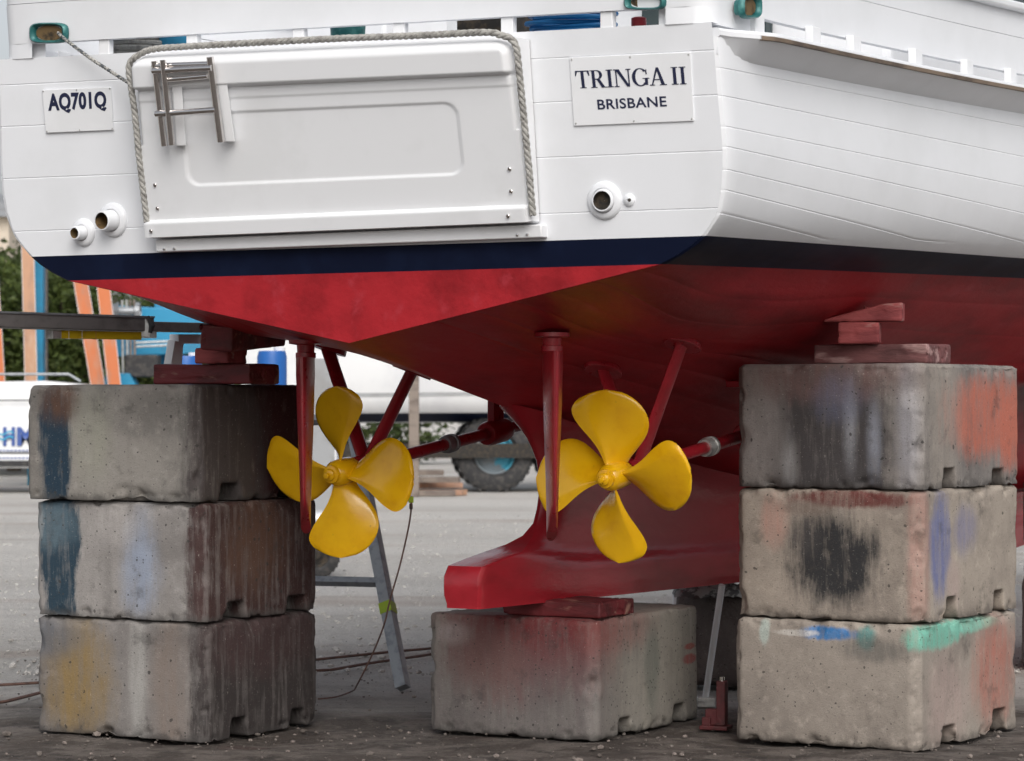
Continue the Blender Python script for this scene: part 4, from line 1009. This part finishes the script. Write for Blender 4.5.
# ================================================================ TRESTLE, CABLES
foot = Vector(gp(403, 688)); foot.z = 0
top = dp(352, 420, 15.6)
t = thing('steel_trestle', 'galvanised A-frame trestle leg with yellow tape, behind the left propeller', 'trestle', (0, 0, 0))
def sqbar(mb, a_, b_, w_=.075):
    mb.tube([a_, b_], w_ * .62, 4)
mb = MB(); sqbar(mb, foot, top); mb.build('leg', M['galv'], t, bevel=.003)
f2 = Vector((foot.x - 1.0, foot.y + .35, 0)); t2 = Vector((top.x - .62, top.y + .12, top.z)); mb = MB(); sqbar(mb, f2, t2); mb.build('leg', M['galv'], t, bevel=.003)
k = (0 - top.z + .58) / (0 - top.z)   # rung height
def atz(a_, b_, z): f = (z - a_.z) / (b_.z - a_.z); return a_.lerp(b_, f)
zr_ = CH - (583 - 400) / F * 15.05
mb = MB(); sqbar(mb, atz(foot, top, zr_), atz(f2, t2, zr_), .045); mb.build('rung', M['galv'], t)
mb = MB(); sqbar(mb, top, t2, .05); mb.build('top_bar', M['galv'], t)
p, q = atz(foot, top, .57), atz(foot, top, .50); mb = MB(); mb.tube([atz(foot, top, CH - (604 - 400) / F * 15), atz(foot, top, CH - (614 - 400) / F * 15)], .0505, 4); mb.build('tape', M['green'], t)

pp = Vector(dp(411, 497, 12.62))
pts = [pp, dp(411, 510, 12.62), dp(408, 530, 12.7), dp(400, 565, 12.8), dp(390, 600, 12.9), dp(384, 625, 13.0), dp(372, 655, 13.2), dp(357, 685, 13.5)]
e = gp(352, 694); e.z = .015; e2 = gp(335, 699); e2.z = .01; e3 = gp(316, 701); e3.z = .01; pts += [e, e2, e3]
t = thing('test_lead', 'thin brown cable with a lime clip hanging from the left propeller to the ground', 'cable')
mb = MB()
dense = []
for i in range(len(pts) - 1):
    p0 = pts[max(i - 1, 0)]; p1 = pts[i]; p2 = pts[i + 1]; p3 = pts[min(i + 2, len(pts) - 1)]
    for k in range(6):
        u_ = k / 6; dense.append(.5 * ((2 * p1) + (-p0 + p2) * u_ + (2 * p0 - 5 * p1 + 4 * p2 - p3) * u_ * u_ + (-p0 + 3 * p1 - 3 * p2 + p3) * u_ ** 3))
mb.tube(dense, .0042, 7); mb.build('wire', M['cable'], t, smooth=True)
mb = MB(); mb.box(pp + Vector((0, 0, -.012)), (.024, .018, .03)); mb.build('clip', M['green'], t, bevel=.004)
mb = MB(); mb.tube([pp + Vector((0, 0, -.03)), pp + Vector((0, 0, -.055))], .008, 8); mb.build('plug', M['black'], t, smooth=True)
def gcable(px, label):
    pts = [Vector(gp(x, y)) + Vector((0, 0, .012)) for x, y in px]; mb = MB(); dn_ = []
    for i in range(len(pts) - 1):
        for k in range(8):
            f = k / 8; q = pts[i].lerp(pts[i + 1], f); dn_.append(q + Vector((0, .04 * noise.noise((q.x * 3, q.y, 2)), 0)))
    mb.tube(dn_, .009, 6); tag(mb.build('ground_cable', M['cable'], smooth=True), label, 'cable', 'cables lying on the yard')
gcable([(-60, 712), (5, 704), (60, 690), (330, 660), (380, 655), (440, 649), (520, 647)], 'brown cable on the ground running behind the left stack, farther of the two')
gcable([(-60, 690), (60, 684), (330, 672), (380, 664), (430, 656), (520, 655)], 'brown cable on the ground running behind the left stack, nearer of the two')

# ================================================================ PLANK WITH LEVEL AND WHITE TRESTLE (left)
t = thing('scaffold_plank', 'long grey aluminium plank bridging behind the left stack', 'plank')
A = dp(-90, 318, 13.2); B = dp(141, 325, 14.2)
mb = MB(); dirp = (B - A).normalized(); nr = Vector((-dirp.y, dirp.x, 0))
def beam(mb, a_, b_, w_, h_):
    dd = (b_ - a_).normalized(); n_ = Vector((-dd.y, dd.x, 0)).normalized() * w_ / 2; up = Vector((0, 0, h_ / 2))
    mb.hexa([a_ - n_ - up, a_ + n_ - up, a_ + n_ + up, a_ - n_ + up], [b_ - n_ - up, b_ + n_ - up, b_ + n_ + up, b_ - n_ + up])
beam(mb, A, B, .22, .070); mb.build('plank', M['brownplank'], t, bevel=.004)
mb = MB(); a2, b2 = A + Vector((0, 0, .038)), B + Vector((0, 0, .038)); beam(mb, a2, b2, .23, .010); mb.build('edge_trim', M['galv'], t)
C_ = dp(205, 328, 14.7); mb = MB(); beam(mb, B + Vector((.0, 0, -.008)), C_, .16, .05); mb.build('inner_plank', M['brownplank'], t, bevel=.004)
mb = MB(); q = dp(147, 329, 14.2); mb.prism([(-.035, .05), (.01, .05), (.035, -.0), (.035, -.045), (-.035, -.045)], lambda a_, b_, h_: q + Vector((a_, h_, b_)), -.12, .12); mb.build('end_bracket', M['zinc'], t, bevel=.003)
mb = MB(); mb.tube([dp(148, 316, 14.05), dp(152, 326, 14.05), dp(150, 333, 14.05)], [.006, .016, .01], 8); mb.build('clamp', M['black'], t)
t = thing('spirit_level', 'yellow spirit level strapped under the grey plank', 'level')
mb = MB(); a_, b_ = dp(58, 334.5, 13.75), dp(139, 336, 14.1); beam(mb, a_, b_, .05, .040); mb.build('body', M['yellow_tool'], t, bevel=.003)
mb = MB(); beam(mb, dp(49, 334.5, 13.7), a_, .052, .042); mb.build('end_cap', M['zinc'], t, bevel=.003)
for f in (.12, .28, .45): mb = MB(); c = a_.lerp(b_, f); mb.box(c, (.02, .054, .043)); mb.build('vial', M['white_old'] if f < .3 else M['strap'], t)
t = thing('white_trestle', 'white painted trestle holding the right end of the grey plank', 'trestle')
tb = dp(185, 341, 14.6); L0 = dp(176, 341, 14.6); L1 = dp(166, 400, 14.6); L1 = L0 + (L1 - L0) * (L0.z / (L0.z - L1.z))
mb = MB(); beam(mb, dp(174, 339, 14.6), dp(222, 339, 14.9), .07, .05); mb.build('top_bar', M['white_old'], t, bevel=.004)
mb = MB(); sqbar(mb, L0, L1, .07); mb.build('leg', M['white_old'], t); mb = MB(); R0 = dp(220, 341, 14.9); R1 = R0 + Vector((.25, .1, -R0.z)); sqbar(mb, R0, R1, .07); mb.build('leg', M['white_old'], t)
mb = MB(); sqbar(mb, L0 + Vector((0, .02, 0)), L1 + Vector((.1, .8, 0)), .06); mb.build('leg', M['white_old'], t)

# ================================================================ BACKGROUND YARD
def wheel(parent_name, label, c, rad, wid, rimm, rz=0, tag_=True, grp=None, parent=None):
    t = parent
    if t is None:
        t = thing(parent_name, label, 'wheel', c, rz, grp); off = Vector((0, 0, 0))
    else: off = Vector(c)
    ax = Vector((0, 1, 0)) if parent is None else Vector((math.sin(-rz), math.cos(rz), 0))
    mb = MB(); W = wid / 2
    mb.lathe([(-W * .55, rad * .52), (-W, rad * .62), (-W, rad * .86), (-W * .8, rad * .97), (-W * .3, rad), (W * .3, rad), (W * .8, rad * .97), (W, rad * .86), (W, rad * .62), (W * .55, rad * .52)], off + Vector((0, 0, rad)), ax, 48)
    nl = 26
    for k in range(nl):             # tread lugs
        a_ = 2 * PI * k / nl
        for sgn in (-1, 1):
            d_ = Vector((math.cos(a_ + sgn * .04), 0, math.sin(a_ + sgn * .04)))
            rotm = Matrix.Rotation(-a_ - sgn * .04, 3, 'Y')
            mb.box(off + Vector((0, sgn * W * .5, rad)) + d_ * rad * .995, (rad * .05, W * .75, rad * .10), rotm)
    ty = mb.build('tyre', M['black'], t, smooth=True, angle=40)
    mb = MB(); mb.lathe([(-W * .5, .001), (-W * .5, rad * .16), (-W * .35, rad * .2), (-W * .25, rad * .42), (-W * .6, rad * .5), (-W * .6, rad * .54), (W * .6, rad * .54), (W * .6, .001)], off + Vector((0, 0, rad)), ax, 32); mb.build('rim', rimm, t, smooth=True)
    return t
M['rim_blue'] = pbr('pale_blue_rim', (.16, .19, .21), .6, c2=(.24, .24, .235), sc=3, c3=(.05, .3, .42), sc3=2.2, lo3=.48, hi3=.55)
# far boat on a yard trailer
FB = Vector(dp(430, 400, 47)); FB.z = 0
t = thing('yard_boat', 'second white boat hull in the far background, on a yard trailer', 'boat', FB, R(4))
mb = MB(); rows = []
for k in range(31):
    f = k / 30; x = -3.2 + 9.0 * f; fat = math.sin(min(1, (f + .12) / .5) * PI / 2) * (1 - sm(f, .6, 1.0) ** 2 * .97)
    zb = 1.16 + .5 * sm(f, .7, 1); zt = 2.55 + .5 * f * f
    rows.append([(x, -1.3 * fat * q, zb + (zt - zb) * (h_)) for q, h_ in ((.02, 0), (.55, .02), (.9, .12), (1.0, .3), (1.04, .7), (1.05, 1))] + [(x, 1.3 * fat * q, zb + (zt - zb) * h_) for q, h_ in ((1.05, 1), (1.0, .3), (.55, .02), (.02, 0))])
mb.grid(rows); mb.f.append(tuple(range(10))); mb.m.append(0); yh = mb.build('hull', M['van'], t, smooth=True, angle=50)
st_ = MB(); st_.grid([[(r[3][0], r[3][1] * 1.012, r[3][2] + .02 + e) for e in (0, .03, .06)] for r in rows]); st_.build('rubbing_strake', M['tin'], t)
st_ = MB(); st_.grid([[(r[1][0], r[1][1] - .004, r[1][2] - .006), (r[2][0], r[2][1] * 1.006, r[2][2] - .005)] for r in rows]); st_.build('boot_stripe', M['navy'], t)
mb = MB(); mb.hexa([(-1.8, -1., 2.6), (3.2, -1., 2.6), (3.2, 1, 2.6), (-1.8, 1, 2.6)], [(-1.6, -.9, 3.8), (2.4, -.9, 3.8), (2.4, .9, 3.8), (-1.6, .9, 3.8)]); mb.build('cabin', M['van'], t, bevel=.08)
t = thing('boat_trailer', 'dark low yard trailer with big tyres under the far white boat', 'trailer', FB, R(4))
mb = MB()
for y in (-.98, .98): mb.box((1.3, y, .70), (8.2, .14, .24))
for x in (-2.4, .4, 2.2, 4.8): mb.box((x, 0, .88), (.14, 1.9, .12))
mb.build('chassis', M['dark'], t)
wheel('', '', (1.05, -.75, 0), .65, .40, M['rim_blue'], parent=t); wheel('', '', (2.45, -.75, 0), .65, .40, M['rim_blue'], parent=t)
wheel('', '', (1.05, .75, 0), .65, .40, M['rim_blue'], parent=t); wheel('', '', (2.45, .75, 0), .65, .40, M['rim_blue'], parent=t)
# grey timber post in the yard
g = gp(414, 560); t = Vector((g.x, g.y)); Yp = 34; c = dp(414, 400, Yp)
mb = MB(); mb.box((0, 0, 1.05), (.16, .16, 2.1)); o = mb.build('timber_post', M['timber'], None, bevel=.01); o.location = (c.x, Yp, 0)
c = dp(414, 400, 44); o.location = (c.x, 44, 0); tag(o, 'weathered upright timber post in front of the far white boat', 'post')
# pallet and timber pile
for px, Y, L_, lvl, rz_, mt, lab in ((424, 44.2, 1.0, 0, .1, 'timber', 'grey timber offcut lying lowest in the heap left of the far trailer wheel'),
        (441, 44.6, .8, 0, -.3, 'strap_tan', 'tan timber offcut on the ground just left of the far trailer wheel'), (428, 44.9, 1.1, 1, .25, 'strap_tan', 'long tan board in the middle of the timber heap by the far trailer'),
        (438, 44.5, .7, 2, -.1, 'timber', 'short grey board near the top of the timber heap by the far trailer'), (424, 44.8, .6, 3, .3, 'timber', 'topmost small board on the timber heap by the far trailer')):
    mb = MB(); mb.box((0, 0, .05), (L_, .3, .09)); o = mb.build('timber_offcut', M[mt], None, bevel=.01); q = dp(px, 400, Y)
    o.location = (q.x, q.y, .002 + lvl * .105); o.rotation_euler = (0, 0, rz_); tag(o, lab, 'timber', 'timber offcuts heaped by the far trailer')
# small wheeled cart behind the left propeller
c = gp(322, 577); t = thing('wheeled_cart', 'small white wheeled cart behind the left stack and propeller', 'cart', (c.x - .03, c.y, 0), R(10))
mb = MB(); mb.box((.02, .15, .42), (.34, .5, .30)); mb.build('tank', M['van'], t, bevel=.06, seg=4, smooth=True)
mb = MB(); mb.tube([(.16, .4, .5), (.2, .6, .85), (-.1, .6, .85)], .015, 8); mb.build('handle', M['galv'], t, smooth=True)
wheel('', '', (-.03, -.14, 0), .20, .09, M['dark'], parent=t); wheel('', '', (-.03, .44, 0), .20, .09, M['zinc'], parent=t)

# van with blue lettering
vy = 45.5; c = dp(36, 400, vy)
t = thing('white_van', 'white van with blue HM lettering parked in the far background at left', 'van', (c.x + .6, vy, 0), 0)
prof = [(-4.6, .42), (-4.65, .95), (-4.2, 1.12), (-3.4, 1.28), (-2.75, 1.74), (-2.3, 1.84), (-.5, 1.87), (.25, 1.80), (.32, .95), (.34, .42)]
mb = MB(); rows = []
for y, s in ((0, .0), (.0, .0)): pass
n = len(prof)
def vrow(y, k): return [(x, y, .42 + (z - .42) * k if z > 1.2 else z) for x, z in prof]
mb.grid([vrow(.10, .94), vrow(.0, 1.0) if False else [(x, .0 + (.14 * sm(z, 1.0, 1.85)), z) for x, z in prof], [(x, 1.8 - (.14 * sm(z, 1.0, 1.85)), z) for x, z in prof]], closed=True)
mb = MB(); fa = [(x, .14 * sm(z, 1.0, 1.85), z) for x, z in prof]; fb = [(x, 1.8 - .14 * sm(z, 1.0, 1.85), z) for x, z in prof]
mb.add(fa + fb, [tuple(range(n)), tuple(range(n, 2 * n))[::-1]] + [(i, (i + 1) % n, n + (i + 1) % n, n + i) for i in range(n)])
body = mb.build('body', M['van'], t, bevel=.05, seg=3, smooth=True)
mb = MB(); mb.box((-.75, -.004, 1.545), (1.6, .008, .022)); mb.box((-.75, -.004, .675), (1.7, .008, .022)); mb.box((-1.56, -.004, 1.1), (.02, .008, .88)); mb.build('panel_gap', M['black'], t)
mb = MB(); mb.box((-.1, -.02, .50), (3.2, .05, .10)); mb.build('side_skirt', M['black'], t, bevel=.01)
mb = MB(); mb.tube([(-2.3, .25, 1.88), (-1.9, .25, 1.98), (-.1, .25, 1.98), (.1, .25, 1.86)], .022, 8); mb.build('roof_rail', M['galv'], t, smooth=True)
wheel('', '', (-3.6, .12, 0), .34, .22, M['zinc'], parent=t); wheel('', '', (-.25 + .0, .12, 0), .34, .22, M['zinc'], parent=t)
wheel('', '', (-3.6, 1.68, 0), .34, .22, M['zinc'], parent=t); wheel('', '', (-.25, 1.68, 0), .34, .22, M['zinc'], parent=t)
mb = MB(); mb.add([(-3.3, .03, 1.32), (-2.75, .10, 1.66), (-1.75, .10, 1.70), (-1.75, .03, 1.32)], [(0, 1, 2, 3)]); mb.add([(x, y - .02, z) for x, y, z in mb.v[:4]], [(3, 2, 1, 0)]); mb.build('side_window', M['glass'], t)
inkv = pbr('blue_lettering', (.05, .10, .32), .4); cyv = pbr('cyan_lettering', (.05, .35, .55), .4)
def vloc(px, py): q = dp(px, py, vy - .012); return q - Vector(t.location)
def qmap(x0, y0, x1, y1):
    TLq, BRq = vloc(x0, y0), vloc(x1, y1); return lambda u_, v_: Vector((TLq.x + (BRq.x - TLq.x) * u_, TLq.y, BRq.z + (TLq.z - BRq.z) * v_))
sans_text('H', qmap(3, 427, 15, 446), t, bold=.05, mat=inkv, nv=Vector((0, -1, 0))); sans_text('M', qmap(17, 427, 34, 446), t, bold=.05, mat=inkv, nv=Vector((0, -1, 0)))
mb = MB()
for k, (y0_) in enumerate((433, 438)):
    rr_ = []
    for i in range(13):
        f = i / 12; a_ = vloc(-1 + 15 * f, y0_ + 1.6 * math.sin(f * 6.3)); rr_.append([a_ + Vector((0, -.02, .015)), a_ + Vector((0, -.02, -.015))])
    mb.grid(rr_)
mb.build('wave_logo', cyv, t)
mb = MB()
for y_ in (450.5, 458):
    for i in range(9):
        a_ = vloc(0 + i * 3.9, y_); mb.box(a_, (.045, .006, .022))
mb.build('small_print', inkv, t)

# travel lift: blue steel frame
bx0 = dp(38, 300, 50)
t = thing('travel_lift', 'blue steel boat lift frame with winch box behind the left stack', 'boat lift', (bx0.x, 50, 0), 0)
def tl(px, py, Y=50): return dp(px, py, Y) - Vector(t.location)
mb = MB(); a_ = tl(38.5, 385); mb.box((a_.x, 0, 4.7), (.24, .45, 9.4)); col_ = mb.build('column', M['blue_paint'], t, bevel=.01)
mb = MB(); mb.box((a_.x - .145, .02, 4.7), (.05, .4, 9.4)); mb.build('column', pbr('teal_steel', (.01, .16, .25), .5), t)
mb = MB(); a_ = tl(45.5, 385); mb.box((a_.x, .1, 4.7), (.03, .15, 9.4)); mb.build('conduit', M['timber'], t)
mb = MB(); mb.hexa([tl(110, 357), tl(232, 352), tl(232, 352, 52), tl(110, 357, 52)], [tl(110, 305), tl(232, 312), tl(232, 312, 52), tl(110, 305, 52)]); mb.build('winch_box', M['blue_paint'], t, bevel=.02)
mb = MB(); p = tl(170, 300, 51); mb.box((p.x, p.y, 4.7), (.5, .55, 9.4)); mb.build('column', M['blue_paint'], t, bevel=.01)
mb = MB(); p = tl(104, 300, 50.5); mb.box((p.x + .6, p.y, 9.6), (5.6, .6, .6)); mb.build('cross_beam', M['blue_paint'], t, bevel=.02)
for px in (122, 126.5, 130, 134):
    mb = MB(); mb.tube([tl(px, 300, 49.5), tl(px + 1, 375, 49.5)], .022, 6); mb.build('wire_rope', M['zinc'] if px < 128 else M['timber'], t)
for py in (343, 347):
    mb = MB(); mb.tube([tl(134, py, 49.6), tl(176, py - 2, 49.6)], .022, 6); mb.build('hydraulic_pipe', M['zinc'], t)
mb = MB(); mb.lathe([(0, .08), (.2, .16), (.22, .08), (.5, .08), (.52, .16), (.6, .16)], tl(107, 311, 49.5), (1, 0, 0), 12); mb.build('pulley', M['galv'], t)
mb = MB(); mb.box(tl(143, 366, 49.7), (.6, .5, .4)); mb.build('motor', M['black'], t, bevel=.03)
mb = MB(); q = tl(118, 380, 49.3); mb.hexa([q + Vector((-.33, 0, -.3)), q + Vector((.42, 0, -.3)), q + Vector((.42, .6, -.3)), q + Vector((-.33, .6, -.3))], [q + Vector((-.2, 0, .12)), q + Vector((.2, 0, .12)), q + Vector((.2, .6, .12)), q + Vector((-.2, .6, .12))]); mb.build('guard', M['blue_paint'], t, bevel=.01)
mb = MB(); mb.box((1.5, .3, .95), (3.4, .6, .5)); mb.build('base_beam', M['blue_paint'], t, bevel=.02)
wheel('', '', (.9, .05, 0), .5, .35, M['zinc'], parent=t); wheel('', '', (2.9, .05, 0), .5, .35, M['zinc'], parent=t)
def sling(pxa, pxb, w_, mat, lab, Y):
    a_, b_ = dp(*pxa, Y), dp(*pxb, Y); d_ = (b_ - a_)
    a2_ = a_ + (a_ - b_).normalized() * ((9.3 - a_.z) / ((a_ - b_).normalized().z)); b2_ = b_ + (b_ - a_).normalized() * 1.2
    t_ = thing('lifting_sling', lab, 'sling', (0, 0, 0), 0, 'slings hanging from the boat lift')
    mb = MB(); W_ = Vector((w_ / 2, 0, 0)); D_ = Vector((0, .02, 0)); mb.hexa([a2_ - W_, a2_ + W_, a2_ + W_ + D_, a2_ - W_ + D_], [b2_ - W_, b2_ + W_, b2_ + W_ + D_, b2_ - W_ + D_]); mb.build('webbing', mat, t_)
    for s in (-1, 1):
        mb = MB(); o_ = W_ * s * 1.04; W2 = Vector((w_ * .018, 0, 0)); q0, q1 = a2_ + o_ - D_ * .3, b2_ + o_ - D_ * .3
        mb.hexa([q0 - W2, q0 + W2, q0 + W2 + D_, q0 - W2 + D_], [q1 - W2, q1 + W2, q1 + W2 + D_, q1 - W2 + D_]); mb.build('edge_binding', M['white_old'], t_)
sling((28, 260), (31, 380), .21, M['strap_tan'], 'worn tan lifting sling hanging beside the blue column, leftmost of the slings', 49.2)
sling((82, 290), (97, 380), .24, M['strap'], 'slanting orange lifting sling left of the blue winch box', 49.0)
sling((105, 300), (113, 372), .22, M['strap'], 'orange lifting sling right against the blue winch box', 48.8)
sling((-6, 300), (-1, 380), .2, M['strap'], 'orange lifting sling at the left edge of the photo', 49.3)

# blue bin and tarp-ish drums behind the stack top (small coloured bits)
def drum(px, py0, Y, r, h, mat, lab):
    c = dp(px, py0, Y); t_ = thing('plastic_drum', lab, 'drum', (c.x, Y, 0))
    base = c.z - h
    mb = MB(); mb.lathe([(0, r * .9), (.03, r), (base + h - .05, r), (base + h, r * .9), (base + h, .001)], (0, 0, 0), (0, 0, 1), 24); mb.lathe([(.3, r + .002), (.32, r + .015), (.34, r + .002)], (0, 0, 0), (0, 0, 1), 24); mb.build('shell', mat, t_, smooth=True)
    mb = MB(); mb.lathe([(0, .05), (.03, .05), (.03, .001)], (r * .5, 0, base + h), (0, 0, 1), 12); mb.build('bung', M['white_old'], t_)
M['blue_plastic'] = pbr('blue_plastic', (.015, .12, .42), .4); drum(272, 351, 24, .13, .9, M['blue_plastic'], 'blue plastic drum seen under the hull right of the red wedge')
drum(186, 356, 24, .14, .6, M['blue_plastic'], 'narrow blue drum seen between the white trestle legs')
c = dp(322, 352, 30); t = thing('white_cabinet', 'tall white cabinet seen between the left rudder and hull', 'cabinet', (c.x, 30, 0))
mb = MB(); mb.box((0, 0, 1.04), (.34, .4, 2.08)); mb.build('body', M['white_old'], t, bevel=.01); mb = MB(); mb.box((0, -.21, 1.1), (.30, .02, 1.8)); mb.build('door', M['tin'], t)

# ---- trees and hedge
def crown(cx, cy, cz, rx, ry, rz_, n, leaf, rnd):
    mb = MB(); cl = []
    for k in range(max(12, n // 90)):
        a_ = rnd.random() * 2 * PI; u_ = rnd.uniform(-1, 1); r_ = rnd.random() ** .45; s_ = math.sqrt(1 - u_ * u_)
        cl.append((cx + rx * r_ * s_ * math.cos(a_), cy + ry * r_ * s_ * math.sin(a_), cz + rz_ * r_ * u_, rnd.uniform(.22, .5)))
    for k in range(n):
        c_ = cl[k % len(cl)]; sp_ = c_[3] * max(rx, .7) * .75
        p_ = Vector((c_[0] + rnd.gauss(0, sp_ * .5), c_[1] + rnd.gauss(0, sp_ * .5), c_[2] + rnd.gauss(0, sp_ * .42)))
        a_ = Vector((rnd.gauss(0, 1), rnd.gauss(0, 1), rnd.gauss(0, .6))).normalized(); b_ = a_.cross(Vector((rnd.gauss(0, 1), rnd.gauss(0, 1), rnd.gauss(0, 1)))).normalized()
        l_ = leaf * rnd.uniform(.6, 1.3); mb.add([p_ - a_ * l_, p_ + b_ * l_ * .45, p_ + a_ * l_, p_ - b_ * l_ * .45], [(0, 1, 2, 3)])
    return mb
def tree(x, y, h, r, label, leaf, seed, n=7000, ls=.11, low=.15):
    rnd = random.Random(seed); t_ = thing('broadleaf_tree', label, 'tree', (x, y, 0), 0, 'trees along the yard edge')
    mb = MB(); mb.tube([(0, 0, 0), (.05, 0, h * .3), (-.05, .1, h * .6), (.0, 0, h * .85)], [.16, .12, .08, .03], 10)
    for k in range(7):
        a_ = rnd.random() * 6.28; z_ = h * rnd.uniform(.25, .6); mb.tube([(0, 0, z_), (math.cos(a_) * r * .4, math.sin(a_) * r * .4, z_ + h * .12), (math.cos(a_) * r * .75, math.sin(a_) * r * .75, z_ + h * .25)], [.06, .04, .015], 6)
    mb.build('trunk', M['bark'], t_, smooth=True)
    crown(0, 0, h * (low + 1) / 2, r, r, h * (1 - low) / 2, n, ls, rnd).build('crown', leaf, t_, recalc=False)
for i, (px, Y, h, r, lf, lab) in enumerate((
    (-14, 56, 4.4, 1.5, 'leaf_a', 'leafy green tree at the left edge behind the tan sling'),
    (14, 60, 5.0, 1.7, 'leaf_b', 'dark leafy tree behind the blue lift column'),
    (62, 57, 4.3, 1.5, 'leaf_a', 'light green tree between the blue column and slanting orange sling'),
    (104, 60, 4.2, 1.6, 'leaf_b', 'dark green tree behind the orange slings'),
    (160, 59, 4.0, 1.6, 'leaf_a', 'green tree behind the blue winch box'),
    (-75, 60, 5.2, 2.0, 'leaf_b', 'tree beyond the left edge of the yard'))):
    c = dp(px, 400, Y); tree(c.x, Y, h, r, lab, M[lf], 20 + i, n=15000, ls=.085)
rnd = random.Random(77); mb = MB()
for k in range(46):
    x = -16 + k * .95; sub = crown(x, 66 + rnd.uniform(-.5, .5), 1.1, 1.0, .8, 1.15 + rnd.uniform(-.1, .5), 700, .11, rnd); mb.add(sub.v, sub.f)
tag(mb.build('hedge', M['leaf_b'], recalc=False), 'long dark green hedge along the far edge of the yard', 'hedge', kind='stuff')
# cream building beyond the trees
c = dp(-30, 400, 85); t = thing('cream_building', 'cream building with grey roof beyond the trees at far left', 'building', (c.x - 4.3, 85, 0))
mb = MB(); mb.box((0, 3, 3.6), (11, 6, 7.2)); mb.build('wall', M['cream'], t)
mb = MB(); mb.hexa([(-5.8, -.4, 7.2), (5.8, -.4, 7.2), (5.8, 6.4, 7.2), (-5.8, 6.4, 7.2)], [(-4, 2.6, 8.6), (4, 2.6, 8.6), (4, 3.4, 8.6), (-4, 3.4, 8.6)]); mb.build('roof', M['tin'], t)
for x in (-3.5, 0, 3.5): mb = MB(); mb.box((x, -.02, 5.2), (1.2, .08, 1.1)); mb.build('window', M['glass'], t)
